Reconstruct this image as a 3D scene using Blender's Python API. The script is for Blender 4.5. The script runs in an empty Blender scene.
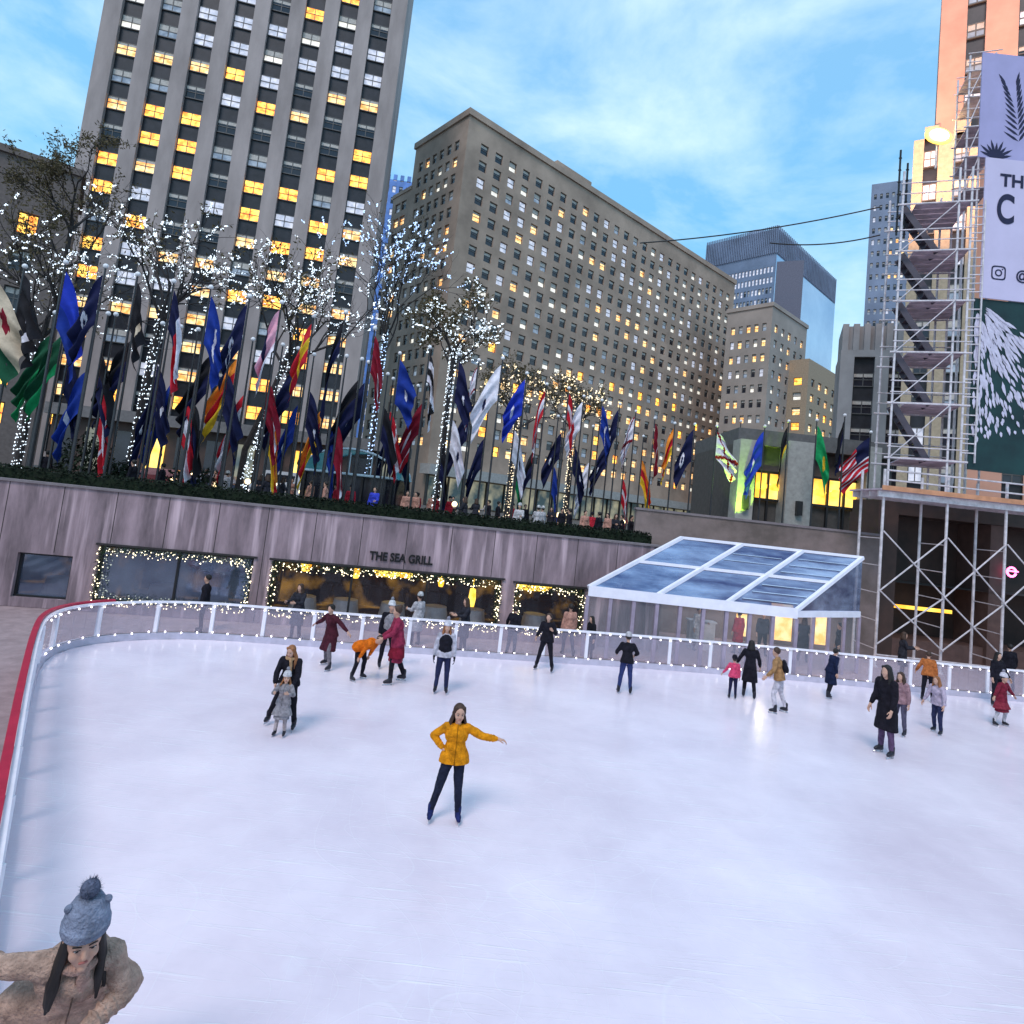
import bpy, math, random
from mathutils import Vector, Matrix, noise as mnoise
random.seed(11)
R = math.radians
scene = bpy.context.scene
col = scene.collection
# ------------------------------------------------------------------ camera
FPX, CX, CY = 620.0, 512.0, 450.0
PITCH = math.atan(56 / 620.0); ROLL = math.atan(0.11); EYE = Vector((0, 0, 4.7))
cam = bpy.data.cameras.new('camera'); co = bpy.data.objects.new('camera', cam); col.objects.link(co)
cam.sensor_width = 36; cam.lens = 36 * FPX / 1024; cam.shift_y = -(512 - CY) / 1024
cam.clip_start = .1; cam.clip_end = 6000
MC = Matrix.Rotation(R(90) + PITCH, 3, 'X') @ Matrix.Rotation(ROLL, 3, 'Z')
co.matrix_world = Matrix.Translation(EYE) @ MC.to_4x4()
scene.camera = co
def ray(u, v): return MC @ Vector(((u - CX) / FPX, -(v - CY) / FPX, -1))
def at(u, v, Y): d = ray(u, v); return EYE + d * (Y / d.y)
def atz(u, v, z): d = ray(u, v); return EYE + d * ((z - EYE.z) / d.z)
def proj(p):
    q = MC.transposed() @ (Vector(p) - EYE); return CX + FPX * q.x / -q.z, CY - FPX * q.y / -q.z
# ------------------------------------------------------------------ materials
def mat(name, c, rough=.7, metal=0, emit=None, es=0, var=.18, scale=3, bump=0, spec=.4, alpha=1, trans=0, stretch=None, c2=None, coat=0, coord='Object'):
    m = bpy.data.materials.new(name); m.use_nodes = True
    nt = m.node_tree; b = nt.nodes['Principled BSDF']
    b.inputs['Roughness'].default_value = rough; b.inputs['Metallic'].default_value = metal
    b.inputs['Specular IOR Level'].default_value = spec
    b.inputs['Alpha'].default_value = alpha; b.inputs['Transmission Weight'].default_value = trans
    b.inputs['Coat Weight'].default_value = coat
    tc = nt.nodes.new('ShaderNodeTexCoord'); mp = nt.nodes.new('ShaderNodeMapping')
    nt.links.new(tc.outputs[coord], mp.inputs[0])
    if stretch: mp.inputs['Scale'].default_value = stretch
    n = nt.nodes.new('ShaderNodeTexNoise'); n.inputs['Scale'].default_value = scale; n.inputs['Detail'].default_value = 6
    n.inputs['Roughness'].default_value = .62
    nt.links.new(mp.outputs[0], n.inputs['Vector'])
    r = nt.nodes.new('ShaderNodeValToRGB'); nt.links.new(n.outputs['Fac'], r.inputs[0])
    c = Vector(c); d = Vector(c2) if c2 else c * (1 + var)
    a = c * (1 - var) if not c2 else c
    r.color_ramp.elements[0].position = .32; r.color_ramp.elements[0].color = (*a, 1)
    r.color_ramp.elements[1].position = .68; r.color_ramp.elements[1].color = (*[min(x, 1) for x in d], 1)
    nt.links.new(r.outputs[0], b.inputs['Base Color'])
    if bump:
        bn = nt.nodes.new('ShaderNodeBump'); bn.inputs['Strength'].default_value = bump; bn.inputs['Distance'].default_value = .05
        n2 = nt.nodes.new('ShaderNodeTexNoise'); n2.inputs['Scale'].default_value = scale * 5; n2.inputs['Detail'].default_value = 5
        nt.links.new(mp.outputs[0], n2.inputs['Vector'])
        nt.links.new(n2.outputs['Fac'], bn.inputs['Height']); nt.links.new(bn.outputs[0], b.inputs['Normal'])
    if emit:
        b.inputs['Emission Color'].default_value = (*emit, 1); b.inputs['Emission Strength'].default_value = es
    return m
def emat(name, base, lo, hi, es, scale=1.2, rough=.2):
    """lit window: emission colour and strength vary from place to place (lamps, blinds, furniture behind the glass)"""
    m = mat(name, base, rough=rough, var=.1); nt = m.node_tree; b = nt.nodes['Principled BSDF']
    tc = nt.nodes.new('ShaderNodeTexCoord'); n = nt.nodes.new('ShaderNodeTexNoise'); n.inputs['Scale'].default_value = scale; n.inputs['Detail'].default_value = 3
    oi = nt.nodes.new('ShaderNodeObjectInfo')
    ad = nt.nodes.new('ShaderNodeVectorMath'); ad.operation = 'ADD'
    sc = nt.nodes.new('ShaderNodeMath'); sc.operation = 'MULTIPLY'; sc.inputs[1].default_value = 93
    nt.links.new(oi.outputs['Random'], sc.inputs[0]); nt.links.new(sc.outputs[0], ad.inputs[1])
    nt.links.new(tc.outputs['Object'], ad.inputs[0]); nt.links.new(ad.outputs[0], n.inputs['Vector'])
    r = nt.nodes.new('ShaderNodeValToRGB'); r.color_ramp.elements[0].position = .38; r.color_ramp.elements[0].color = (*lo, 1)
    r.color_ramp.elements[1].position = .66; r.color_ramp.elements[1].color = (*hi, 1)
    nt.links.new(n.outputs['Fac'], r.inputs[0]); nt.links.new(r.outputs[0], b.inputs['Emission Color']); b.inputs['Emission Strength'].default_value = es
    return m
def glass(name, tint, alpha, rough=.05, es=0, emit=(1, 1, 1)):
    m = mat(name, tint, rough=rough, spec=.7, alpha=alpha, var=.1, scale=1.5)
    if es: m.node_tree.nodes['Principled BSDF'].inputs['Emission Color'].default_value = (*emit, 1); m.node_tree.nodes['Principled BSDF'].inputs['Emission Strength'].default_value = es
    return m
M = {}
def cloth(rgb, name='cloth'):
    k = ('c', rgb)
    if k not in M: M[k] = mat(name, rgb, rough=.9, var=.38, scale=11, bump=.7, spec=.15)
    return M[k]
# ------------------------------------------------------------------ mesh builder
class MB:
    def __init__(s): s.v = []; s.f = []; s.m = []
    def face(s, pts, mi=0):
        k = len(s.v); s.v += [tuple(p) for p in pts]; s.f.append(tuple(range(k, k + len(pts)))); s.m.append(mi)
    def add(s, vs, fs, mi=0):
        k = len(s.v); s.v += [tuple(p) for p in vs]
        for f in fs: s.f.append(tuple(i + k for i in f)); s.m.append(mi)
    def box(s, c, sz, mi=0, rot=None):
        vs = []
        for i in range(8):
            p = Vector(((i & 1) - .5, ((i >> 1) & 1) - .5, (i >> 2) - .5)); p = Vector((p.x * sz[0], p.y * sz[1], p.z * sz[2]))
            if rot: p = rot @ p
            vs.append(Vector(c) + p)
        s.add(vs, [(0, 2, 3, 1), (4, 5, 7, 6), (0, 1, 5, 4), (2, 6, 7, 3), (0, 4, 6, 2), (1, 3, 7, 5)], mi)
    def b2(s, x0, x1, y0, y1, z0, z1, mi=0): s.box(((x0 + x1) / 2, (y0 + y1) / 2, (z0 + z1) / 2), (abs(x1 - x0), abs(y1 - y0), abs(z1 - z0)), mi)
    def bar(s, p0, p1, w, h, mi=0):
        p0 = Vector(p0); p1 = Vector(p1); d = p1 - p0; L = d.length; d.normalize()
        sd = d.cross(Vector((0, 0, 1))); sd = Vector((1, 0, 0)) if sd.length < 1e-3 else sd.normalized(); u = sd.cross(d)
        s.box((p0 + p1) / 2, (w, L, h), mi, Matrix((sd, d, u)).transposed())
    def path(s, pts, rad, n=6, mi=0, caps=True):
        pts = [Vector(p) for p in pts]
        if not isinstance(rad, (list, tuple)): rad = [rad] * len(pts)
        k = len(s.v)
        for i, p in enumerate(pts):
            d = (pts[min(i + 1, len(pts) - 1)] - pts[max(i - 1, 0)]).normalized()
            a = Vector((0, 1, 0)) if abs(d.y) < .9 else Vector((1, 0, 0))
            x = d.cross(a).normalized(); y = d.cross(x)
            for j in range(n):
                t = 2 * math.pi * j / n; s.v.append(tuple(p + (x * math.cos(t) + y * math.sin(t)) * rad[i]))
        for i in range(len(pts) - 1):
            for j in range(n):
                a = k + i * n + j; b = k + i * n + (j + 1) % n; s.f.append((a, b, b + n, a + n)); s.m.append(mi)
        if caps:
            s.f.append(tuple(k + j for j in reversed(range(n)))); s.m.append(mi)
            s.f.append(tuple(k + (len(pts) - 1) * n + j for j in range(n))); s.m.append(mi)
    def ell(s, c, r, rot=None, nu=12, nv=8, mi=0, v0=-90, v1=90):
        c = Vector(c); k = len(s.v); rings = []
        for i in range(nv + 1):
            la = R(v0 + (v1 - v0) * i / nv); ring = []
            for j in range(nu):
                lo = 2 * math.pi * j / nu; p = Vector((r[0] * math.cos(la) * math.cos(lo), r[1] * math.cos(la) * math.sin(lo), r[2] * math.sin(la)))
                if rot: p = rot @ p
                s.v.append(tuple(c + p))
        for i in range(nv):
            for j in range(nu):
                a = k + i * nu + j; b = k + i * nu + (j + 1) % nu; s.f.append((a, b, b + nu, a + nu)); s.m.append(mi)
    def cone(s, p0, p1, r0, r1, n=12, mi=0):      # round-ended tapered limb
        p0 = Vector(p0); p1 = Vector(p1); d = (p1 - p0).normalized()
        q = [(p0 - d * r0, .02 * r0), (p0 - d * r0 * .7, .71 * r0), (p0, r0), (p0.lerp(p1, .5), (r0 + r1) / 2), (p1, r1), (p1 + d * r1 * .7, .71 * r1), (p1 + d * r1, .02 * r1)]
        s.path([a for a, _ in q], [b for _, b in q], n, mi)
    def loft(s, secs, n=16, mi=0, rot=None):       # secs: (centre, rx, ry) horizontal ellipses
        k = len(s.v)
        for c, rx, ry in secs:
            for j in range(n):
                t = 2 * math.pi * j / n; p = Vector((rx * math.cos(t), ry * math.sin(t), 0))
                if rot: p = rot @ p
                s.v.append(tuple(Vector(c) + p))
        for i in range(len(secs) - 1):
            for j in range(n):
                a = k + i * n + j; b = k + i * n + (j + 1) % n; s.f.append((a, b, b + n, a + n)); s.m.append(mi)
        s.f.append(tuple(k + j for j in reversed(range(n)))); s.m.append(mi)
        s.f.append(tuple(k + (len(secs) - 1) * n + j for j in range(n))); s.m.append(mi)
    def octa(s, c, r, mi=0):
        c = Vector(c); s.add([c + Vector(q) * r for q in ((1, 0, 0), (-1, 0, 0), (0, 1, 0), (0, -1, 0), (0, 0, 1), (0, 0, -1))],
              [(0, 2, 4), (2, 1, 4), (1, 3, 4), (3, 0, 4), (2, 0, 5), (1, 2, 5), (3, 1, 5), (0, 3, 5)], mi)
    def mesh(s, name, mats, smooth=False):
        me = bpy.data.meshes.new(name); me.from_pydata(s.v, [], s.f)
        for m in (mats if isinstance(mats, (list, tuple)) else [mats]): me.materials.append(m)
        me.polygons.foreach_set('material_index', s.m)
        if smooth: me.polygons.foreach_set('use_smooth', [True] * len(s.f))
        me.update(); return me
    def build(s, name, mats, parent=None, smooth=False):
        o = bpy.data.objects.new(name, s.mesh(name, mats, smooth)); col.objects.link(o); o.parent = parent; return o
def tag(o, label=None, cat=None, group=None, kind=None):
    if label: o['label'] = label
    if cat: o['category'] = cat
    if group: o['group'] = group
    if kind: o['kind'] = kind
    return o
def empty(name, loc, rz=0, label=None, cat=None, group=None):
    o = bpy.data.objects.new(name, None); col.objects.link(o); o.location = loc; o.rotation_euler = (0, 0, rz); o.empty_display_size = .2
    return tag(o, label, cat, group)
def remesh(mb, name, mats, vox=.014, sm=4, parent=None, link=True):
    me = mb.mesh('tmp', mats); o = bpy.data.objects.new('tmp', me); col.objects.link(o)
    r = o.modifiers.new('r', 'REMESH'); r.mode = 'VOXEL'; r.voxel_size = vox; r.use_smooth_shade = True
    if sm: q = o.modifiers.new('s', 'SMOOTH'); q.factor = .5; q.iterations = sm
    dg = bpy.context.evaluated_depsgraph_get(); m2 = bpy.data.meshes.new_from_object(o.evaluated_get(dg)); m2.name = name
    bpy.data.objects.remove(o); bpy.data.meshes.remove(me)
    if not m2.materials:
        for m in (mats if isinstance(mats, (list, tuple)) else [mats]): m2.materials.append(m)
    if not link: return m2
    o = bpy.data.objects.new(name, m2); col.objects.link(o); o.parent = parent; return o
def text_mesh(s, size, m, depth=.02, bold=0, sx=1):
    c = bpy.data.curves.new('t', 'FONT'); c.body = s; c.size = size; c.extrude = depth; c.offset = bold
    o = bpy.data.objects.new('t', c); col.objects.link(o); dg = bpy.context.evaluated_depsgraph_get()
    me = bpy.data.meshes.new_from_object(o.evaluated_get(dg)); bpy.data.objects.remove(o); me.materials.clear(); me.materials.append(m); me.transform(Matrix.Diagonal((sx, 1, 1, 1))); return me

# ------------------------------------------------------------------ world and sun
SUN_EL, SUN_ROT = 14, 215
w = bpy.data.worlds.new('World'); scene.world = w; w.use_nodes = True; nt = w.node_tree
bg = nt.nodes['Background']; sky = nt.nodes.new('ShaderNodeTexSky'); sky.sky_type = 'NISHITA'; sky.sun_disc = False
sky.sun_elevation = R(SUN_EL); sky.sun_rotation = R(SUN_ROT)
tc = nt.nodes.new('ShaderNodeTexCoord')
sep = nt.nodes.new('ShaderNodeSeparateXYZ'); nt.links.new(tc.outputs['Generated'], sep.inputs[0])
grad = nt.nodes.new('ShaderNodeValToRGB'); nt.links.new(sep.outputs['Z'], grad.inputs[0])
e = grad.color_ramp.elements
e[0].position = 0; e[0].color = (6.2, 8.0, 9.4, 1); e[1].position = .75; e[1].color = (2.4, 4.8, 7.6, 1)
x = e.new(.2); x.color = (3.4, 6.6, 9.0, 1); x = e.new(.42); x.color = (1.8, 4.9, 8.1, 1)
mp = nt.nodes.new('ShaderNodeMapping'); mp.inputs['Scale'].default_value = (1.5, 1.5, 3.0); mp.inputs['Location'].default_value = (.9, .4, .2)
mp.inputs['Rotation'].default_value = (0, R(9), 0)
nt.links.new(tc.outputs['Generated'], mp.inputs[0])
n1 = nt.nodes.new('ShaderNodeTexNoise'); n1.inputs['Scale'].default_value = 2.1; n1.inputs['Detail'].default_value = 9; n1.inputs['Roughness'].default_value = .58; n1.inputs['Distortion'].default_value = .25
nt.links.new(mp.outputs[0], n1.inputs['Vector'])
cr = nt.nodes.new('ShaderNodeValToRGB'); cr.color_ramp.elements[0].position = .41; cr.color_ramp.elements[1].position = .72
nt.links.new(n1.outputs['Fac'], cr.inputs[0])
m0 = nt.nodes.new('ShaderNodeMixRGB'); m0.inputs[0].default_value = .9; nt.links.new(sky.outputs[0], m0.inputs[1]); nt.links.new(grad.outputs[0], m0.inputs[2])
m1 = nt.nodes.new('ShaderNodeMixRGB'); m1.inputs[2].default_value = (7.6, 9.2, 10.2, 1)
cm = nt.nodes.new('ShaderNodeMath'); cm.operation = 'MULTIPLY'; cm.inputs[1].default_value = .7; nt.links.new(cr.outputs[0], cm.inputs[0])
nt.links.new(cm.outputs[0], m1.inputs[0]); nt.links.new(m0.outputs[0], m1.inputs[1]); nt.links.new(m1.outputs[0], bg.inputs[0])
bg.inputs[1].default_value = .135
sl = bpy.data.lights.new('sun', 'SUN'); sl.energy = 1.8; sl.angle = R(20); sl.color = (1, .87, .84)
so = bpy.data.objects.new('sun', sl); col.objects.link(so)
az = R(SUN_ROT); sd = Vector((math.sin(az) * math.cos(R(SUN_EL)), math.cos(az) * math.cos(R(SUN_EL)), math.sin(R(SUN_EL))))
sd = Vector((-.22, -.55, .75)).normalized()
sky.sun_elevation = math.asin(sd.z); sky.sun_rotation = math.atan2(sd.x, sd.y)
so.rotation_euler = sd.to_track_quat('Z', 'Y').to_euler()
scene.render.engine = 'CYCLES'
scene.view_settings.view_transform = 'Standard'; scene.view_settings.look = 'None'; scene.view_settings.exposure = 0
scene.cycles.max_bounces = 6; scene.cycles.transparent_max_bounces = 12
# ------------------------------------------------------------------ common materials
stone_tower = mat('tower limestone', (.36, .31, .30), .85, var=.25, scale=.25, stretch=(1, 1, .3), bump=.2)
stone_warm = mat('warm limestone', (.38, .29, .23), .85, var=.28, scale=.12, bump=.2)
stone_grey = mat('grey limestone', (.33, .33, .34), .85, var=.2, scale=.2)
stone_far = mat('far limestone', (.34, .30, .27), .85, var=.2, scale=.1)
spandrel = mat('dark spandrel', (.022, .022, .028), .35, var=.4, scale=1)
roof_m = mat('roofing', (.12, .12, .12), .9)
win_dark = mat('dark glass', (.015, .018, .028), .12, spec=.6, var=.5, scale=.5)
win_frame = mat('window frame', (.1, .1, .1), .5)
win_pale = emat('pale sky lit window', (.5, .52, .6), (.35, .38, .48), (.85, .85, .95), .65)  # sky brightness on pale panes and blinds put in as emission
win_cool = emat('blue grey window', (.2, .24, .3), (.10, .14, .2), (.4, .5, .62), .55)
win_warm = emat('warm lit window', (.5, .35, .15), (.75, .26, .04), (1, .82, .42), 1.6)
win_hot = emat('bright orange window', (.5, .3, .1), (.8, .16, .01), (1, .66, .10), 2.6)
win_white = emat('white lit window', (.6, .6, .6), (.6, .55, .45), (1, .95, .8), 1.0)
blind_m = mat('window blind', (.55, .52, .48), .9)
WM = {'dark': win_dark, 'pale': win_pale, 'cool': win_cool, 'warm': win_warm, 'hot': win_hot, 'white': win_white}
_wm = {}
def win_mesh(w_, h_, st, split):
    k = (round(w_, 2), round(h_, 2), st, split)
    if k in _wm: return _wm[k]
    b = MB(); hw, hh = w_ / 2, h_ / 2
    b.face([(-hw, 0, -hh), (hw, 0, -hh), (hw, 0, hh), (-hw, 0, hh)], 0)
    t = .07 * min(w_, 1.6)
    b.b2(-hw, hw, -.07, -.01, -t / 2, t / 2, 1)
    for q in ([-hw, hw - t, -t / 2] if split else [-hw, hw - t]): b.b2(q, q + t, -.06, -.012, -hh, hh, 1)
    b.b2(-hw, hw, -.05, -.014, hh - t, hh, 1); b.b2(-hw - .03, hw + .03, -.16, .0, -hh - .05, -hh + t * .8, 1)
    if st in ('dark', 'cool', 'warm', 'white'):
        f = {'dark': .3, 'cool': .45, 'warm': .25, 'white': .5}[st]
        b.b2(-hw + t, hw - t, -.009, -.005, hh - f * h_, hh - t, 2)
    _wm[k] = b.mesh('window', [WM[st], win_frame, blind_m]); return _wm[k]
def facade(b, T, L, z0, H, ss, zs, depth=.35, mi=0, mj=0, slot=False):
    """wall with real openings: ss/zs = lists of (start,end); T maps (s, inward, z) to local space"""
    bs = sorted({0, L} | {x for p in ss for x in p}); bz = sorted({z0, z0 + H} | {x for p in zs for x in p})
    so_ = {p[0] for p in ss}; zo_ = {p[0] for p in zs}
    for i in range(len(bs) - 1):
        if bs[i] not in so_: b.face([T(bs[i], 0, z0), T(bs[i + 1], 0, z0), T(bs[i + 1], 0, z0 + H), T(bs[i], 0, z0 + H)], mi); continue
        for j in range(len(bz) - 1):
            a0, a1, c0, c1 = bs[i], bs[i + 1], bz[j], bz[j + 1]
            if bz[j] in zo_:
                d = depth
                b.face([T(a0, 0, c0), T(a0, 0, c1), T(a0, d, c1), T(a0, d, c0)], mi); b.face([T(a1, 0, c0), T(a1, d, c0), T(a1, d, c1), T(a1, 0, c1)], mi)
                b.face([T(a0, 0, c0), T(a0, d, c0), T(a1, d, c0), T(a1, 0, c0)], mi); b.face([T(a0, 0, c1), T(a1, 0, c1), T(a1, d, c1), T(a0, d, c1)], mi)
                b.face([T(a0, d, c0), T(a1, d, c0), T(a1, d, c1), T(a0, d, c1)], mj)
            else: b.face([T(a0, 0, c0), T(a1, 0, c0), T(a1, 0, c1), T(a0, 0, c1)], mi)
def rep(m0, m1, L, n, wd):
    p = (L - m0 - m1) / n; return [(m0 + p * (i + .5) - wd / 2, m0 + p * (i + .5) + wd / 2) for i in range(n)]
def building(name, label, org, rz, W, D, H, z0, wall, faces, group=None, cat='building', top=None, mats=None, sp=None):
    """faces: dict side -> (cols, colwidth, rows list (z0,z1), wins list (z0,z1) or None, pick(i,j), split, margins)"""
    root = empty(name, (org[0], org[1], z0), rz, label, cat, group)
    b = MB(); wins = []
    Ts = {'front': (lambda s, d, z: (s, d, z), W, 0), 'left': (lambda s, d, z: (d, D - s, z), D, -90), 'right': (lambda s, d, z: (W - d, s, z), D, 90)}
    for side, (T, L, ang) in Ts.items():
        if side in faces:
            f = faces[side]; ss = rep(f['m'][0], f['m'][1], L, f['n'], f['w'])
            facade(b, T, L, 0, H, ss, f['rows'], f.get('depth', .4), 0, 1)
            for i, s in enumerate(ss):
                for j, zz in enumerate(f.get('wins') or f['rows']):
                    st = f['pick'](i, j)
                    if st: wins.append((Vector(T((s[0] + s[1]) / 2, f.get('depth', .4) - .05, (zz[0] + zz[1]) / 2)), ang, s[1] - s[0] - .02, zz[1] - zz[0] - .02, st, f.get('split', True)))
        else: b.face([T(0, 0, 0), T(L, 0, 0), T(L, 0, H), T(0, 0, H)])
    b.face([(0, D, 0), (W, D, 0), (W, D, H), (0, D, H)]); b.build('wall', [wall, sp or spandrel], root)
    b = MB(); b.face([(0, 0, H), (W, 0, H), (W, D, H), (0, D, H)])
    b.build('roof', roof_m, root)
    if top:   # cornice / parapet
        b = MB(); o_, h_ = top
        b.b2(-o_, W + o_, -o_, .5, H + .01, H + h_); b.b2(-o_, .5, .5, D + o_, H + .01, H + h_); b.b2(W - .5, W + o_, .5, D + o_, H + .01, H + h_)
        b.build('parapet', wall, root)
    MR = Matrix.Rotation(rz, 3, 'Z'); O = Vector((org[0], org[1], z0)); sc = []
    for t in wins:
        p = O + MR @ t[0]; u, v = proj(p); vis = -20 < u < 1044 and -20 < v < 560
        sc.append(((0 if vis else 1e6) + (p - EYE).length, t))
    sc.sort(key=lambda q: q[0])
    for _, t in sc[:100]:
        o = bpy.data.objects.new('window', win_mesh(t[2], t[3], t[4], t[5])); col.objects.link(o); o.parent = root; o.location = t[0]; o.rotation_euler = (0, 0, R(t[1]))
    rest = [t for q, t in sc[100:] if q < 1e6]
    if rest:
        b = MB(); mats_ = list(WM.values()) + [win_frame, blind_m]; idx = {k: i for i, k in enumerate(WM)}
        for t in rest:
            me = win_mesh(t[2], t[3], t[4], t[5]); Q = Matrix.Rotation(R(t[1]), 3, 'Z')
            mm = [idx[t[4]], len(WM), len(WM) + 1]; k = len(b.v)
            b.v += [tuple(t[0] + Q @ v.co) for v in me.vertices]
            for p in me.polygons: b.f.append(tuple(k + i for i in p.vertices)); b.m.append(mm[p.material_index])
        tag(b.build('window', mats_, root), kind='stuff')
    return root
def pickw(ws, seed, over=None):
    rr = random.Random(seed); ks = list(ws); cache = {}
    def f(i, j):
        if over:
            q = over(i, j)
            if q: return q
        if (i, j) not in cache: cache[(i, j)] = rr.choices(ks, [ws[k] for k in ks])[0]
        return cache[(i, j)]
    return f
PZ = 3.2     # plaza level
def hdir(u):   # horizontal unit direction toward the horizon point in image column u
    v = CY + 506 - 450 + .11 * (u - 512) ; d = ray(u, v); d.z = 0; return d.normalized()
def wall_pt(u, v, P0, dr):       # where the ray meets the vertical plane through P0 along dr
    n = Vector((-dr.y, dr.x, 0)); d = ray(u, v); return EYE + d * ((P0 - EYE).dot(n) / d.dot(n))
# ---- left tower
dr = hdir(3500); P0 = at(77, 150, 86); P1 = wall_pt(388, 150, P0, dr)
W = (P1 - P0).length if 0 else math.hypot(P1.x - P0.x, P1.y - P0.y)
FH = 4.3; NF = 30; H = FH * NF
def lit(seed, ws, bot):
    rr = random.Random(seed)
    def g(i, j):
        if j <= bot: return rr.choices(['hot', 'warm', 'pale', 'cool', 'dark'], [4.5, 4, 2, 1, 1.6])[0]
    return g
rows = [(2, H - 3)]; wz = [(FH * k + 1.5, FH * k + 3.6) for k in range(1, NF - 1)]
fr = dict(n=8, w=W / 8 * .53, m=(W * .03, W * .03), rows=rows, wins=wz, depth=.7,
          pick=pickw({'pale': 6, 'cool': 2.0, 'white': 2.6, 'warm': 1.6, 'hot': .8, 'dark': .8}, 5, lit(3, None, 13)))
building('office_tower', 'tall grey limestone office tower with eight dark window bays, left of the picture', P0, math.atan2(dr.y, dr.x), W, 20, H, PZ, stone_tower,
         {'front': fr}, cat='skyscraper')
# ---- middle building
dR = hdir(1200); Pc = at(470, 115, 112); Pe = wall_pt(735, 285, Pc, dR); H = Pc.z - PZ; W = math.hypot(Pe.x - Pc.x, Pe.y - Pc.y)
dLn = Vector((-dR.y, dR.x, 0)); Pl = wall_pt(416, 151, Pc, dLn); D = math.hypot(Pl.x - Pc.x, Pl.y - Pc.y)
nf = 19; fh = (H - 10) / nf
print('MID', W, D, H, fh)
rows = [(10 + fh * k + fh * .24, 10 + fh * k + fh * .84) for k in range(nf - 1)]
def midlit(i, j):
    rr = random.Random(i * 91 + j * 7 + 3)
    if j < 7: return rr.choices(['warm', 'hot', 'white', 'cool', 'dark'], [3.4, 1.6, 2.2, 2.0, 3.2])[0]
    if j in (10, 11) and 11 < i < 15 and rr.random() < .7: return 'warm'
wt = {'dark': 5.2, 'cool': 1.2, 'pale': 2.0, 'white': 2.0, 'warm': .7}
mid = building('office_block', 'long sand coloured office block with square punched windows behind the flags', (Pc.x, Pc.y), math.atan2(dR.y, dR.x), W, D, H, PZ, stone_warm,
         {'front': dict(n=26, w=W / 26 * .49, m=(2.5, 1.5), rows=rows, pick=pickw(wt, 8, midlit), split=False),
          'left': dict(n=6, w=D / 6 * .5, m=(1.5, 2), rows=rows, pick=pickw({'dark': 5, 'cool': 2, 'warm': 1.6, 'white': 1}, 9), split=False)}, top=(.35, 1.3))
MIDH = H
b = MB(); b.b2(6, W - 8, 5, D - 5, H + 1.2, H + 5.5); b.b2(W * .3, W * .42, 7, D - 8, H + 5.5, H + 8); b.build('roof_house', stone_warm, mid)
# ground-floor shopfront band of the middle building
b = MB(); b.b2(-1.5, W + 1, -3.2, -.02, 5.6, 7.4); b.build('fascia', mat('fascia stone', (.36, .36, .35), .6), mid)
shop = emat('shop interior glow', (.1, .12, .12), (.02, .05, .06), (.6, .55, .35), .55, scale=.35)
b = MB()
for k in range(22):
    x0 = W * k / 22; b.face([(x0 + .2, -.6, .3), (x0 + W / 22 - .2, -.6, .3), (x0 + W / 22 - .2, -.6, 5.4), (x0 + .2, -.6, 5.4)])
b.build('shop_window', shop, mid)
for k in range(23):
    b = MB(); b.b2(W * k / 22 - .12, W * k / 22 + .12, -.95, -.3, 0, 5.58); b.build('mullion', mat('dark bronze', (.03, .03, .03), .4) if k == 0 else bpy.data.materials['dark bronze'], mid)
# step wing to its left
mo = Vector((Pc.x, Pc.y, 0)) + dLn * D
building('office_wing', 'lower stepped wing at the left end of the sand coloured office block', (mo.x, mo.y), math.atan2(dR.y, dR.x), 26, 7, MIDH - 9, PZ, stone_warm,
         {'left': dict(n=2, w=2, m=(1, 1), rows=rows[:-2], pick=pickw({'dark': 5, 'cool': 2, 'warm': 1.5}, 10), split=False)}, top=(.2, .8))
# ---- blue glass tower seen in the gap
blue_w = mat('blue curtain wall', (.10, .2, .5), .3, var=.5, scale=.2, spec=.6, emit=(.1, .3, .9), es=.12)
a = at(360, 300, 210); c = at(440, 300, 210)
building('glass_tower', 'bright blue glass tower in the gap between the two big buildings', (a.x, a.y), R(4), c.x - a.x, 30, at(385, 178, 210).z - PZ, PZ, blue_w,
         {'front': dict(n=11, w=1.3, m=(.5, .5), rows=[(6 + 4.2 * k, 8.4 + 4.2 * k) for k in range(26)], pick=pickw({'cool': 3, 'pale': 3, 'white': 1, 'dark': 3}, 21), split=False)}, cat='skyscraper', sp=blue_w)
# ---- far-left stone building
a = at(-120, 300, 62); c = at(60, 300, 62); h = at(30, 172, 62).z - PZ
building('stone_building', 'dark brown stone building at the left edge behind the lit tree', (c.x - 30 * math.cos(R(36)), c.y - 30 * math.sin(R(36))), R(36), 30, 12, h, PZ, mat('brown stone', (.16, .13, .12), .9),
         {'front': dict(n=5, w=1.7, m=(1, .8), rows=[(4 + 3.8 * k, 6.2 + 3.8 * k) for k in range(6)], pick=pickw({'dark': 5, 'cool': 2, 'hot': 1.5}, 32, lambda i, j: 'hot' if (i, j) in ((4, 5), (4, 1)) else None))}, top=(.3, .7))
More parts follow.
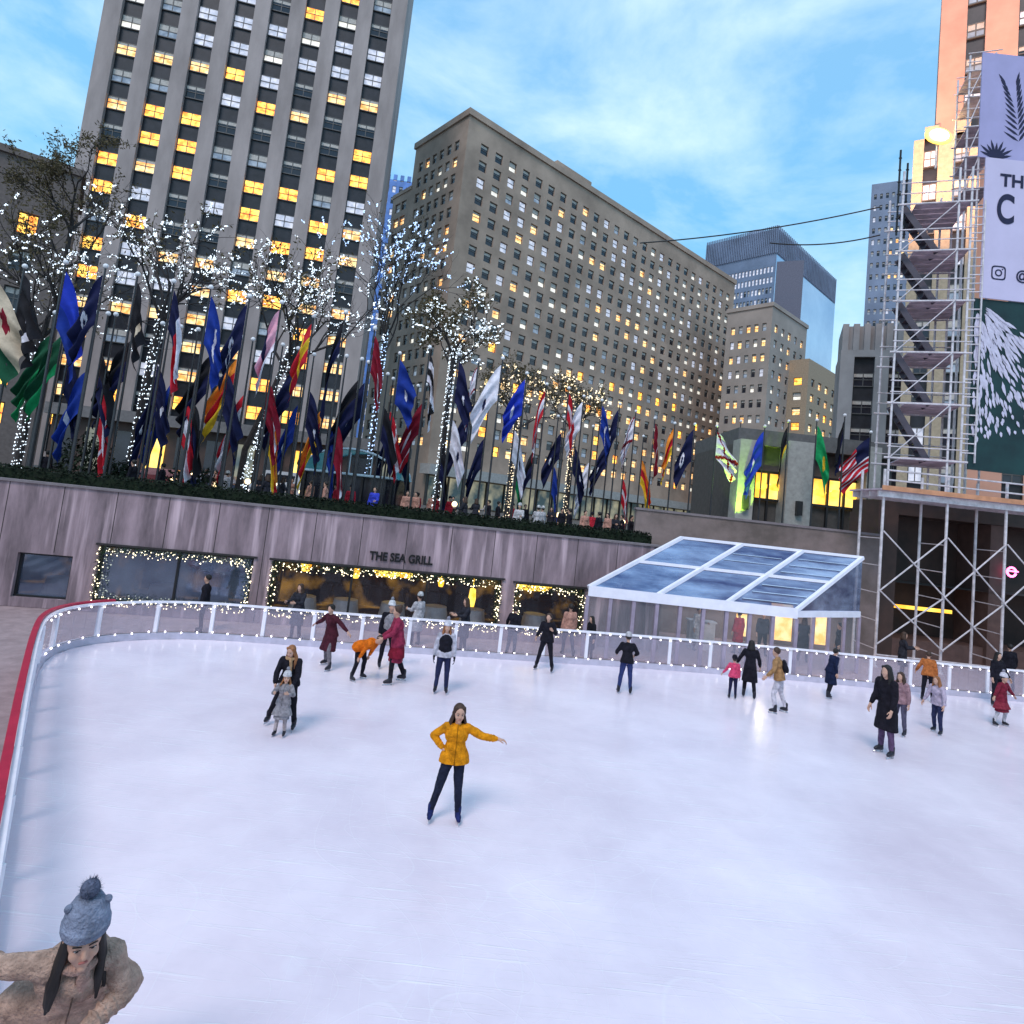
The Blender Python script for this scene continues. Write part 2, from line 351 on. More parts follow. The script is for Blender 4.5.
# ---- pale glass slab tower
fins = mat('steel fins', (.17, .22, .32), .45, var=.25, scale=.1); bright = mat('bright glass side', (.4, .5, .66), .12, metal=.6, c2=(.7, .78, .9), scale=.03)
dd = hdir(1150); Pc2 = at(778, 228, 230); Pe2 = wall_pt(836, 288, Pc2, dd); dn = Vector((-dd.y, dd.x, 0)); Pl2 = wall_pt(707, 240, Pc2, dn)
W2 = math.hypot(Pe2.x - Pc2.x, Pe2.y - Pc2.y); D2 = math.hypot(Pl2.x - Pc2.x, Pl2.y - Pc2.y); H2 = Pc2.z - PZ
wr = [(4.2 * k + 1, 4.2 * k + 3.4) for k in range(2, int(H2 / 4.2) - 3)]
print('SLAB', W2, D2, H2)
slab = building('slab_tower', 'distant blue grey slab tower with vertical steel fins and a reflective side', (Pc2.x, Pc2.y), math.atan2(dd.y, dd.x), W2, D2, H2, PZ, fins,
         {'left': dict(n=20, w=D2 / 20 * .6, m=(.5, .5), rows=wr, pick=pickw({'cool': 4, 'dark': 3, 'pale': 2, 'white': .5}, 42, lambda i, j: 'pale' if j >= len(wr) - 2 else None), split=False)}, cat='skyscraper', sp=fins)
b = MB()
for k in range(40): b.b2(-.5, -.05, D2 * k / 40, D2 * k / 40 + .35, H2 - 10, H2 + 1)
for k in range(40): b.b2(W2 * k / 40, W2 * k / 40 + .35, -.5, -.05, H2 - 10, H2 + 1)
b.build('fin_screen', fins, slab)
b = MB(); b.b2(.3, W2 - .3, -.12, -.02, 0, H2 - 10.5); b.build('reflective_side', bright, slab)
b = MB(); b.path([(8, 12, H2), (8, 12, H2 + 2)], 4.5, 20); b.ell((8, 12, H2 + 2), (4.5, 4.5, 3.2), nu=20); b.build('radome', mat('radome', (.3, .4, .55), .6), slab)
# ---- stepped limestone block with lit windows in front of it
dd = hdir(1180); A = at(773, 306, 150); dn = Vector((-dd.y, dd.x, 0)); Bp = wall_pt(728, 311, A, dn); C_ = wall_pt(806, 345, A, dd)
Wb = math.hypot(C_.x - A.x, C_.y - A.y); Db = math.hypot(Bp.x - A.x, Bp.y - A.y); Hb = A.z - PZ
rb = [(3.9 * k + 1.2, 3.9 * k + 3.2) for k in range(1, int(Hb / 3.9) - 0)]
rz_ = math.atan2(dd.y, dd.x); wl = {'white': 3, 'warm': 4, 'pale': 2, 'cool': 1.5, 'dark': 1.2}
building('stepped_block', 'pale limestone block with many yellow lit windows below the slab tower', (A.x, A.y), rz_, Wb, Db, Hb, PZ, stone_far,
         {'left': dict(n=5, w=Db / 5 * .45, m=(.8, .8), rows=rb, pick=pickw(wl, 51), split=False),
          'front': dict(n=5, w=Wb / 5 * .4, m=(.8, .8), rows=rb, pick=pickw({'dark': 3, 'cool': 2, 'warm': 3, 'white': 1}, 52), split=False)}, top=(.3, 1))
E_ = A + dd * Wb * .55 - dn * 5; hl = wall_pt(812, 360, E_, dd).z - PZ
rb2 = [z for z in rb if z[1] < hl - 1]
building('lit_wing', 'lower limestone wing with orange lit windows right of the pale stepped block', (E_.x, E_.y), rz_, 34, 16, hl, PZ, mat('amber limestone', (.36, .28, .2), .85),
         {'left': dict(n=4, w=2.1, m=(.8, .8), rows=rb2, pick=pickw({'hot': 3, 'warm': 5, 'white': 2}, 53), split=False),
          'front': dict(n=7, w=2.1, m=(.8, 1.2), rows=rb2, pick=pickw({'hot': 1, 'warm': 4, 'white': 2, 'dark': 2}, 54), split=False)})
# ---- dark setback shaft between
a = at(776, 275, 190); c = at(801, 275, 190)
building('brick_shaft', 'plain dark grey shaft standing in front of the slab tower', (a.x, a.y), R(-24), c.x - a.x, 10, at(780, 262, 190).z - PZ, PZ, mat('dark masonry', (.14, .15, .2), .9), {})
# ---- grey column building
a = at(838, 400, 88); c = at(905, 400, 88); h = at(860, 352, 88).z - PZ
g = building('pier_building', 'grey stone building with tall vertical piers and dark window slots left of the scaffold', (a.x, a.y), R(-24), c.x - a.x + 14, 10, h, PZ, stone_grey,
         {'front': dict(n=5, w=2.6, m=(.9, 1), rows=[(3, h - 1)], wins=[(4 + 4 * k, 6 + 4 * k) for k in range(int(h / 4) - 1)], depth=.8, pick=pickw({'cool': 2, 'dark': 4, 'pale': 1}, 61))})
b = MB()
for k in range(17): b.b2(.15 + k * 1.4, .95 + k * 1.4, 1, 9, h, h + 4.2)
b.b2(.2, 23.6, 1.6, 9.2, h, h + 4.0); b.build('ribbed_attic', stone_grey, g)
# ---- distant grey-blue tower right
a = at(868, 250, 200); c = at(925, 250, 200)
building('ribbed_tower', 'distant grey blue office tower with bright strip lights behind the scaffold', (a.x, a.y), R(-30), c.x - a.x + 6, 25, at(885, 186, 200).z - PZ, PZ, fins,
         {'front': dict(n=14, w=.8, m=(.4, .4), rows=[(4 * k + 1.2, 4 * k + 3) for k in range(3, 30)], pick=pickw({'cool': 3, 'dark': 4, 'pale': 1}, 71, lambda i, j: ('warm' if (i * 3 + j * 7) % 5 < 3 else 'white') if j in (23, 22, 21, 19, 12, 6, 5) and i > 2 else None), split=False)}, cat='skyscraper')
# ---- right tower, floodlit orange
dd = hdir(3900); A = at(938, 80, 58); c = wall_pt(1130, 80, A, dd); W = math.hypot(c.x - A.x, c.y - A.y); H = 62
wz = [(FH * k * .85 + 1, FH * k * .85 + 2.6) for k in range(1, 20)]
pink = mat('rosy limestone', (.60, .34, .26), .8, var=.15, scale=.3)
b2_ = building('floodlit_tower', 'rosy stone tower with vertical window bays lit orange by the floodlight', (A.x, A.y), R(-33), 26, 14, H, PZ, pink,
         {'front': dict(n=6, w=1.5, m=(.9, .9), rows=[(2, H - 1)], wins=wz, depth=.5, pick=pickw({'cool': 3, 'pale': 3, 'dark': 3}, 81))}, cat='skyscraper')
A = at(911, 200, 54); c = at(945, 200, 54)
building('low_wing', 'lower warm stone wing left of the floodlit tower behind the scaffold', (A.x, A.y), R(-33), 5, 6, at(915, 141, 54).z - PZ, PZ, mat('cream stone', (.42, .34, .24), .85),
         {'front': dict(n=2, w=1.1, m=(.2, .2), rows=[(2, 40)], wins=[(3.2 * k + 1, 3.2 * k + 2.6) for k in range(1, 12)], depth=.4, pick=pickw({'cool': 3, 'pale': 2, 'dark': 3}, 82))})
# ------------------------------------------------------------------ ground, ice, walls
WA = at(0, 478, 19.5); WB = at(662, 548, 23.6)      # face of the restaurant wall
WA.z = WB.z = 0; wd = (WB - WA).normalized(); wn = Vector((-wd.y, wd.x, 0)); WL0 = WA - wd * 9; WLEN = (WB - WL0).length
def wp(s, d=0, z=0): return WL0 + wd * s + wn * d + Vector((0, 0, z))
def ws(u, v=560): p = wall_pt(u, v, WA, wd); return (Vector((p.x, p.y, 0)) - WL0).dot(wd)
SY = 27.8                                             # right stone wall
SX0 = WB.x; SX1 = at(880, 560, SY).x
WT = 3.78
pave = mat('dark plaza paving', (.10, .095, .09), .75, var=.3, scale=.6, bump=.2)
ice = mat('rink ice', (.72, .62, .70), .42, c2=(.91, .81, .88), scale=.35, spec=.5)
nt = ice.node_tree; bs = nt.nodes['Principled BSDF']       # skate scratches: long thin stretched noise, plus milky patches
tc = nt.nodes.new('ShaderNodeTexCoord'); acc = None
for k, (ang, sc_) in enumerate(((20, 5), (-35, 6), (75, 5))):
    mp = nt.nodes.new('ShaderNodeMapping'); mp.inputs['Rotation'].default_value = (0, 0, R(ang)); mp.inputs['Scale'].default_value = (.25, 9, 1)
    nt.links.new(tc.outputs['Object'], mp.inputs[0]); n = nt.nodes.new('ShaderNodeTexNoise'); n.inputs['Scale'].default_value = sc_ * .6; n.inputs['Detail'].default_value = 4; n.inputs['Distortion'].default_value = .6
    nt.links.new(mp.outputs[0], n.inputs['Vector']); r = nt.nodes.new('ShaderNodeMapRange'); r.inputs[1].default_value = .62; r.inputs[2].default_value = .8
    nt.links.new(n.outputs['Fac'], r.inputs[0])
    if acc is None: acc = r
    else: a = nt.nodes.new('ShaderNodeMath'); a.operation = 'ADD'; nt.links.new(acc.outputs[0], a.inputs[0]); nt.links.new(r.outputs[0], a.inputs[1]); acc = a
for sc_, th in ((.16, .0022), (.27, .003), (.42, .004)):      # long curved blade cuts: contour lines of a soft noise
    n = nt.nodes.new('ShaderNodeTexNoise'); n.inputs['Scale'].default_value = sc_; n.inputs['Detail'].default_value = .3; nt.links.new(tc.outputs['Object'], n.inputs['Vector'])
    for lev in (.42, .47, .5, .54, .6):
        q = nt.nodes.new('ShaderNodeMath'); q.operation = 'SUBTRACT'; q.inputs[1].default_value = lev + sc_ * .01; nt.links.new(n.outputs['Fac'], q.inputs[0])
        q2 = nt.nodes.new('ShaderNodeMath'); q2.operation = 'ABSOLUTE'; nt.links.new(q.outputs[0], q2.inputs[0])
        r = nt.nodes.new('ShaderNodeMapRange'); r.inputs[1].default_value = 0; r.inputs[2].default_value = th * .35; r.inputs[3].default_value = .2; r.inputs[4].default_value = 0; nt.links.new(q2.outputs[0], r.inputs[0])
        a = nt.nodes.new('ShaderNodeMath'); a.operation = 'ADD'; nt.links.new(acc.outputs[0], a.inputs[0]); nt.links.new(r.outputs[0], a.inputs[1]); acc = a
mx = nt.nodes.new('ShaderNodeMixRGB'); mx.inputs[2].default_value = (.95, .95, .98, 1); nt.links.new(bs.inputs['Base Color'].links[0].from_socket, mx.inputs[1])
ml = nt.nodes.new('ShaderNodeMath'); ml.operation = 'MULTIPLY'; ml.inputs[1].default_value = .8; ml.use_clamp = True; nt.links.new(acc.outputs[0], ml.inputs[0]); nt.links.new(ml.outputs[0], mx.inputs[0])
nt.links.new(mx.outputs[0], bs.inputs['Base Color'])
n = nt.nodes.new('ShaderNodeTexNoise'); n.inputs['Scale'].default_value = .8; n.inputs['Detail'].default_value = 5; nt.links.new(tc.outputs['Object'], n.inputs['Vector'])
r = nt.nodes.new('ShaderNodeMapRange'); r.inputs[3].default_value = .12; r.inputs[4].default_value = .3; nt.links.new(n.outputs['Fac'], r.inputs[0])
nt.links.new(r.outputs[0], bs.inputs['Roughness'])
bm_ = nt.nodes.new('ShaderNodeBump'); bm_.inputs['Strength'].default_value = .3; bm_.inputs['Distance'].default_value = .02; nt.links.new(acc.outputs[0], bm_.inputs['Height']); nt.links.new(bm_.outputs[0], bs.inputs['Normal'])
# fence path on the ice, from the near left round the corner and along the far side
fpx = [(-30, 1110), (2, 890), (21, 760), (33, 692), (42, 661), (58, 650), (80, 645), (105, 642), (150, 639), (200, 639), (285, 645), (370, 651), (450, 656), (540, 662), (620, 667), (700, 673), (800, 681), (900, 691), (1000, 700), (1090, 708), (1180, 716)]
raw = [atz(u, v, 0) for u, v in fpx]
def resample(pts, step):
    out = [pts[0].copy()]; acc = 0
    for a, b in zip(pts, pts[1:]):
        L = (b - a).length; t = step - acc
        while t <= L: out.append(a.lerp(b, t / L)); t += step
        acc = L - (t - step)
    return out
def smooth(pts, k=2):
    for _ in range(k): pts = [pts[0]] + [(pts[i - 1] + pts[i] * 2 + pts[i + 1]) / 4 for i in range(1, len(pts) - 1)] + [pts[-1]]
    return pts
FP = smooth(resample(raw, .35), 6)
b = MB()
poly = [p + Vector((0, 0, 0)) for p in FP[::2]] + [Vector((30, 10, 0)), Vector((30, -1, 0)), Vector((-9, -1, 0))]
b.face(poly); tag(b.build('ice', ice), kind='structure')
b = MB(); b.face([(-30, -1.5, -.05), (34, -1.5, -.05), (34, 32, -.05), (-30, 32, -.05)])
tag(b.build('sunken_walkway', mat('rink walkway', (.34, .25, .25), .8, bump=.2)), kind='structure')
b = MB(); L0 = WL0; far = 3000
def g3(x, y): return (x, y, PZ)
top_ = [g3(-far, L0.y), g3(L0.x, L0.y)] + [tuple(wp(s, .3, PZ)) for s in (.5, WLEN)] + [g3(SX0, SY + .35), g3(30, SY + .35), g3(far, SY + .35), g3(far, far), g3(-far, far)]
b.face(top_); b.face([g3(-far, -far), g3(L0.x, -far), g3(L0.x, L0.y), g3(-far, L0.y)]); b.face([g3(30, -far), g3(far, -far), g3(far, SY + .35), g3(30, SY + .35)]); b.face([g3(L0.x, -far), g3(30, -far), g3(30, .35), g3(L0.x, .35)])
tag(b.build('ground', pave), kind='structure')
# the pit's other retaining walls
ret = mat('retaining wall stone', (.24, .2, .2), .85, bump=.3)
for nm, lab, x0, x1, y0, y1 in (('retaining_wall', 'near stone retaining wall of the sunken rink below the viewer', L0.x, 30, -.05, .33), ('retaining_wall', 'left stone retaining wall of the sunken rink', L0.x - .35, L0.x, 0, L0.y), ('retaining_wall', 'right end stone retaining wall of the sunken rink', 30, 30.4, .34, SY)):
    b = MB(); b.b2(x0, x1, y0, y1, -.04, PZ - .01); tag(b.build(nm, ret), lab, 'wall')
# ---- restaurant wall
stain = mat('stained rose granite', (.11, .082, .09), .8, c2=(.40, .29, .32), scale=.9, bump=.3, stretch=(1.6, 1, .35))
nt = stain.node_tree; bs = nt.nodes['Principled BSDF']
tc = nt.nodes.new('ShaderNodeTexCoord'); mp = nt.nodes.new('ShaderNodeMapping'); mp.inputs['Scale'].default_value = (3.2, 3.2, .22); nt.links.new(tc.outputs['Object'], mp.inputs[0])
n = nt.nodes.new('ShaderNodeTexNoise'); n.inputs['Scale'].default_value = 1; n.inputs['Detail'].default_value = 7; nt.links.new(mp.outputs[0], n.inputs['Vector'])
r = nt.nodes.new('ShaderNodeMapRange'); r.inputs[1].default_value = .54; r.inputs[2].default_value = .72; nt.links.new(n.outputs['Fac'], r.inputs[0])
mx = nt.nodes.new('ShaderNodeMixRGB'); mx.inputs[2].default_value = (.62, .46, .5, 1); nt.links.new(bs.inputs['Base Color'].links[0].from_socket, mx.inputs[1]); nt.links.new(r.outputs[0], mx.inputs[0]); nt.links.new(mx.outputs[0], bs.inputs['Base Color'])
wang = math.atan2(wd.y, wd.x)
rw = empty('restaurant_wall', (WL0.x, WL0.y, 0), wang, 'long stained pink granite wall with restaurant windows and black lettering', 'wall')
ops = [(ws(14, 575), ws(69, 580), .25, 1.62), (ws(96, 570), ws(251, 580), .3, 2.06), (ws(270, 580), ws(500, 600), .3, 2.06), (ws(514, 600), ws(583, 610), .3, 2.0)]
b = MB()
bs_ = sorted({0, WLEN} | {q for o in ops for q in o[:2]})
for i in range(len(bs_) - 1):
    o = [q for q in ops if abs(q[0] - bs_[i]) < 1e-6]
    if o: o = o[0]; b.b2(bs_[i], bs_[i + 1], 0, .4, -.04, o[2]); b.b2(bs_[i], bs_[i + 1], 0, .4, o[3], WT)
    else: b.b2(bs_[i], bs_[i + 1], 0, .4, -.04, WT)
b.build('wall', stain, rw)
for k in range(1, 24):
    x = k * 1.55
    if x > WLEN - .3: break
    o = [q for q in ops if q[0] - .03 < x < q[1] + .03]; b = MB(); b.b2(x - .012, x + .012, -.003, .05, (o[0][3] + .07) if o else 0, WT - .01); b.build('joint', mat('mortar joint', (.05, .04, .04), .9) if k == 1 else bpy.data.materials['mortar joint'], rw)
b = MB(); b.b2(0, WLEN + .02, -.06, .46, WT, WT + .07); b.build('coping', mat('coping stone', (.2, .17, .18), .8), rw)
b = MB(); 
for o in ops[1:]: b.b2(o[0] - .1, o[1] + .1, -.07, -.0, o[3], o[3] + .06)
b.build('lintel', mat('dark lintel', (.03, .025, .025), .6), rw)
pg = glass('restaurant glass', (.03, .04, .06), .4, .04); pg2 = mat('mirroring glass', (.16, .2, .3), .08, metal=.75, c2=(.3, .38, .5), scale=.7, alpha=.8); dfr = mat('dark window frame', (.02, .02, .022), .4)
for o in ops:
    b = MB(); b.face([(o[0], .2, o[2]), (o[1], .2, o[2]), (o[1], .2, o[3]), (o[0], .2, o[3])]); wo = b.build('window', pg2 if o in ops[:2] else pg, rw)
    b = MB(); nn = max(1, round((o[1] - o[0]) / 2.4))
    for k in range(nn + 1): x = o[0] + .04 + (o[1] - o[0] - .08) * k / nn; b.b2(x - .035, x + .035, .14, .26, o[2], o[3])
    b.b2(o[0], o[1], .13, .27, o[2] - .02, o[2] + .06); b.b2(o[0], o[1], .13, .27, o[3] - .06, o[3] + .01); b.build('frame', dfr, wo)
sx = ws(370, 553); me = text_mesh('THE SEA GRILL', .40, mat('black lettering', (.01, .008, .008), .4), .02, .012)
xs = [v.co.x for v in me.vertices]; me.transform(Matrix.Diagonal(((ws(433, 560) - sx) / (max(xs) - min(xs)), 1, 1, 1)))
t = bpy.data.objects.new('lettering', me); col.objects.link(t); t.parent = rw; t.rotation_euler = (R(90), 0, 0)
t.location = (sx, -.025, (at(400, 562, 21.6)).z - .02)
b = MB()   # room behind the glass
b.face([(-1, 4.5, 0), (WLEN - .2, 4.5, 0), (WLEN - .2, 4.5, 2.9), (-1, 4.5, 2.9)]); b.face([(-1, .41, .02), (WLEN - .2, .41, .02), (WLEN - .2, 4.5, .02), (-1, 4.5, .02)]); b.face([(-1, .41, 2.6), (WLEN - .2, .41, 2.6), (WLEN - .2, 4.5, 2.6), (-1, 4.5, 2.6)])
for x in (ws(85, 590), ws(258, 590)): b.b2(x, x + .1, .42, 4.45, .03, 2.58)
inr = emat('restaurant interior', (.05, .03, .015), (.0, .0, .0), (.75, .38, .05), .22, scale=1.1, rough=.8); inr.node_tree.nodes['Principled BSDF'].inputs['Emission Strength'].default_value = .5; cr_ = [n for n in inr.node_tree.nodes if n.type == 'VALTORGB'][-1].color_ramp; cr_.elements[0].position = .52; cr_.elements[1].position = .74; b.build('interior', inr, rw)  # amber lamp glow painted onto the room shell as emission patches
amber = emat('chandelier glow', (.5, .35, .1), (1, .42, .02), (1, .85, .15), 3.2, scale=3)
rr = random.Random(4)
hangs = [(ws(385, 600), 1.75, .55, .2), (ws(405, 600), 1.75, .3, .18), (ws(330, 585), 1.9, .3, .1), (ws(480, 610), 1.0, .14, .35), (ws(296, 585), 1.75, .2, .25), (ws(350, 600), 1.6, .16, .2), (ws(545, 612), 1.72, .85, .22), (ws(444, 610), 1.5, .12, .15)]
for x, z, rx, rzz in hangs:
    b = MB(); b.loft([((x, 2.2, z - rzz), rx * .7, .2), ((x, 2.2, z), rx, .28), ((x, 2.2, z + rzz), rx * .8, .22)], 14); b.path([(x, 2.2, z + rzz), (x, 2.2, 2.58)], .015, 5)
    tag(b.build('hanging_lamp', amber), None); o = bpy.data.objects['hanging_lamp' if 'hanging_lamp' in bpy.data.objects and x == hangs[0][0] else list(bpy.data.objects.keys())[-1]] if 0 else None
for k, o in enumerate([o for o in bpy.data.objects if o.name.startswith('hanging_lamp')]):
    o.matrix_world = Matrix.Translation(WL0) @ Matrix.Rotation(wang, 4, 'Z')
    tag(o, ['wide yellow shaded lamp hanging inside the restaurant left of centre', 'yellow lamp hanging just right of the widest restaurant lamp', 'small yellow lamp hanging near the left end of the long window', 'tall glowing amber lamp low inside the long window by the pier', 'amber lamp hanging at the left end of the long restaurant window', 'narrow amber lamp hanging low in the long restaurant window', 'broad yellow drum lamp inside the rightmost restaurant window', 'smallest amber lamp hanging right of the wall lettering'][k], 'lamp', 'lamps hanging in the restaurant')
# tables with white cloths behind the glass
wcl = mat('white linen', (.55, .55, .6), .9)
tb0 = None
for k, u in enumerate((40, 150, 205, 300, 345, 395, 440, 480, 545)):
    if tb0 is None:
        tb0 = empty('restaurant_table', (0, 0, 0)); b = MB(); b.loft([((0, 0, .25), .5, .5), ((0, 0, .7), .42, .42), ((0, 0, .74), .42, .42)], 18); b.build('tablecloth', wcl, tb0); b = MB(); b.path([(0, 0, .04), (0, 0, .26)], .05, 8); b.build('pedestal', dfr, tb0); t = tb0; kids = list(tb0.children)
    else:
        t = tb0.copy(); col.objects.link(t)
        for q in kids: c = q.copy(); col.objects.link(c); c.parent = t
    t.location = wp(ws(u, 595), 1.2, .02)
    tag(t, 'round table under a white cloth just inside the restaurant window', 'table', 'tables in the restaurant')
# string lights around the windows
bulb = mat('warm white bulb', (.9, .85, .7), .4, emit=(1, .86, .55), es=4.5, var=0); bulbw = mat('white bulb', (.9, .9, .9), .4, emit=(1, .93, .95), es=3.2, var=0)
greens = mat('garland needles', (.02, .045, .02), .8, var=.5, scale=6)
def garland(pts, name, label, dens=46, rad=.1, drop=0, seed=1):
    rr = random.Random(seed); P = resample([Vector(p) for p in pts], 1 / dens)
    b = MB(); g = MB()
    for p in P:
        q = p + Vector((rr.uniform(-1, 1), rr.uniform(-.3, .3), rr.uniform(-1, 1) - drop)) * rad
        if rr.random() < .5: b.octa(q, rr.uniform(.012, .027))
        for _ in range(3):
            a = Vector((rr.gauss(0, 1), rr.gauss(0, 1), rr.gauss(0, 1))).normalized(); c = a.cross(Vector((rr.random(), 1, .3))).normalized()
            s0 = p + Vector((rr.uniform(-1, 1), rr.uniform(-.4, .4), rr.uniform(-1, 1))) * rad * .8; g.face([s0 - c * .012, s0 + c * .012, s0 + a * .11])
    r_ = empty(name, tuple(P[0]), 0, label, 'garland', 'lit garlands on the restaurant windows'); 
    for mb, nm, mt in ((g, 'greenery', greens), (b, 'bulbs', bulb)):
        mb.v = [tuple(Vector(x) - P[0]) for x in mb.v]; mb.build(nm, mt, r_)
for k, (o, lab) in enumerate(zip(ops[1:], ('lit garland framing the widest dark window, left of the first stone pier', 'long lit garland under the lettering around the amber restaurant window', 'short lit garland around the rightmost restaurant window'))):
    x0, x1, z0, z1 = o; garland([wp(x0 + .1, -.1, z0 + .1), wp(x0 + .1, -.1, z1 - .12), wp(x1 - .1, -.1, z1 - .12), wp(x1 - .1, -.1, z0 + .1), wp(x0 + .2, -.1, z0 + .1)], 'garland', lab, seed=k, drop=.5, rad=.13)
# ---- hedge on the wall
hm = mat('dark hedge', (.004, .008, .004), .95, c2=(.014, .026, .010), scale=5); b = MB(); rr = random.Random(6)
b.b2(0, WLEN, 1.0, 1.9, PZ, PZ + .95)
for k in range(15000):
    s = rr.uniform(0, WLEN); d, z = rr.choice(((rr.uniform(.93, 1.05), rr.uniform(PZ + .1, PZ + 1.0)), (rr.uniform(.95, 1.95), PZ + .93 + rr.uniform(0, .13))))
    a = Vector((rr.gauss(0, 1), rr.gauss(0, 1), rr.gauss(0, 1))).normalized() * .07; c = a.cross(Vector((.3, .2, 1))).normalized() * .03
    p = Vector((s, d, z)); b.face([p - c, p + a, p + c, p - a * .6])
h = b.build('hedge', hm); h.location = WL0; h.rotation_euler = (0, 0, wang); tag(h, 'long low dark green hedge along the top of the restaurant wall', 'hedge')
# ---- right stone wall
st2 = mat('brown granite', (.12, .095, .085), .8, c2=(.26, .2, .19), scale=.7, bump=.3)
tz = at(760, 523, SY).z
b = MB(); b.b2(SX0 - .2, SX1, SY, SY + .34, -.04, tz); o = b.build('granite_wall', st2); tag(o, 'brown granite wall rising behind the glass roofed pavilion', 'wall')
b = MB(); b.b2(SX0 - .25, SX1 + .05, SY - .05, SY + .4, tz, tz + .1); b.build('coping', bpy.data.materials['coping stone'], o)
b = MB(); b.b2(-.17, .17, 0, SY - WB.y, -.04, WT); o = b.build('granite_wall', st2); o.location = (SX0, WB.y + .02, 0); tag(o, 'short return wall joining the restaurant wall to the brown granite wall', 'wall')
# ---- rink fence
white_m = mat('white painted metal', (.84, .82, .88), .35, var=.06, spec=.5); red_m = mat('red rail paint', (.45, .015, .05), .35, var=.15); kick = mat('kick board', (.52, .5, .6), .45, var=.12, scale=4)
plex = glass('scuffed plexiglass', (.55, .5, .62), .22, .12)
rf = empty('rink_fence', tuple(FP[40]), 0, 'white rink fence with clear panels and red capping round the left corner', 'fence'); O = FP[40]
def off(i, d):
    t = (FP[min(i + 1, len(FP) - 1)] - FP[max(i - 1, 0)]).normalized(); return FP[i] + Vector((-t.y, t.x, 0)) * d - O
def strip(b, i0, i1, d0, d1, z0, z1, mi=0):
    for i in range(i0, i1):
        q = [off(i, d0), off(i, d1), off(i + 1, d1), off(i + 1, d0)]; lo = [p + Vector((0, 0, z0)) for p in q]; hi = [p + Vector((0, 0, z1)) for p in q]
        b.add(lo + hi, [(0, 1, 2, 3), (7, 6, 5, 4), (0, 4, 5, 1), (1, 5, 6, 2), (2, 6, 7, 3), (3, 7, 4, 0)], mi)
NFP = len(FP) - 1
corner = min(range(NFP), key=lambda i: abs(proj(FP[i])[0] - 108) + (0 if i > 30 else 999))
b = MB(); strip(b, 0, NFP, 0, .16, -.03, .17); b.build('kick_board', kick, rf)
b = MB(); strip(b, 0, NFP, .05, .11, .98, 1.04); b.build('top_rail', white_m, rf)
b = MB(); strip(b, 0, corner, .115, .22, .99, 1.09); b.build('red_capping', red_m, rf); b = MB(); strip(b, 0, corner - 8, .17, .22, .18, .42); b.build('red_board', red_m, rf)
b = MB(); strip(b, 0, NFP, .07, .085, .2, .96); b.build('panel', plex, rf)
rest_mb = MB(); npost = 0
for i in range(0, NFP, 4):
    p = off(i, .08); mb = MB(); mb.box((p.x, p.y, .56), (.1, .07, .84)); mb.build('post', white_m, rf); npost += 1
for nm, z, lab in (('light_string', .955, 'string of small white bulbs under the top rail of the rink fence'), ('light_string', .2, 'string of small white bulbs along the foot of the rink fence')):
    b = MB(); q = resample(FP[max(corner - 7, 0):], .34 if z > .5 else .4)
    for j in range(len(q) - 1):
        t = (q[j + 1] - q[j]).normalized(); p = q[j] + Vector((t.y, -t.x, 0)) * .0 + Vector((0, 0, z + .02 * math.sin(j * 1.7)))
        b.ell(tuple(p), (.026,) * 3, nu=6, nv=4)
    b.path([p + Vector((0, 0, z)) for p in q], .006, 4, 1); tag(b.build(nm, [bulbw, dfr]), lab, 'string lights')
# walkway steps and rail at the far left
b = MB()
for k in range(4): b.b2(-15.5 - .4 * k, -15.1 - .4 * k, 9, 15.5, -.04, .18 + .17 * k)
tag(b.build('steps', mat('pale steps', (.42, .35, .33), .8)), 'pale stone steps left of the red rail', 'steps')
g = empty('hand_rail', (-14.6, 12, -.04), R(4), 'grey metal hand rail beside the steps at the left edge', 'railing'); gm = mat('grey tube', (.4, .42, .45), .35, metal=.6)
for k in range(5): b = MB(); b.path([(0, -3 + 1.5 * k, 0), (0, -3 + 1.5 * k, 1.0)], .03, 8); b.build('post', gm, g)
for z in (.5, 1.0): b = MB(); b.path([(0, -3.1, z), (0, 3.1, z)], .03, 8); b.build('rail', gm, g)
# ---- glass-roofed pavilion
can = empty('pavilion', tuple(Vector((at(690, 640, 23.5).x, 23.5, -.05))), 0, 'glass roofed entrance pavilion with white frame beside the rink', 'pavilion'); O = can.location.copy()
fl = at(588, 593, 21.5); frt = at(797, 606, 21.5); ze = (fl.z + frt.z) / 2; bl = at(681, 546, 23.5); br = at(863, 551, 23.5); zr = (bl.z + br.z) / 2
fl.z = frt.z = ze; bl.z = br.z = zr; print('CANOPY', fl, frt, bl, br)
fl, frt, bl, br = [p - O for p in (fl, frt, bl, br)]
bluef = mat('white frame paint', (.84, .82, .9), .35, var=.06)
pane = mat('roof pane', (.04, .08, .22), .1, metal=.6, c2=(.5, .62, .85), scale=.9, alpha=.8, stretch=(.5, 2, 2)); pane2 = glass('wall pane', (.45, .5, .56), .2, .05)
def rp(s, t): return fl.lerp(frt, s).lerp(bl.lerp(br, s), t)
for i in range(3):
    for j in range(2):
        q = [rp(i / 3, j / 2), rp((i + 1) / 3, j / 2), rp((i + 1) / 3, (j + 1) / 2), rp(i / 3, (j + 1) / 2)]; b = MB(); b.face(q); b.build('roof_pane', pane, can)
fr_ = []
for i in range(4): b = MB(); b.bar(rp(i / 3, 0) + Vector((0, 0, .03)), rp(i / 3, 1) + Vector((0, 0, .03)), .13, .12); b.build('rafter', bluef, can)
for t in (.5, 1): b = MB(); b.bar(rp(0, t) + Vector((0, 0, .035)), rp(1, t) + Vector((0, 0, .035)), .10, .10); b.build('purlin', bluef, can)
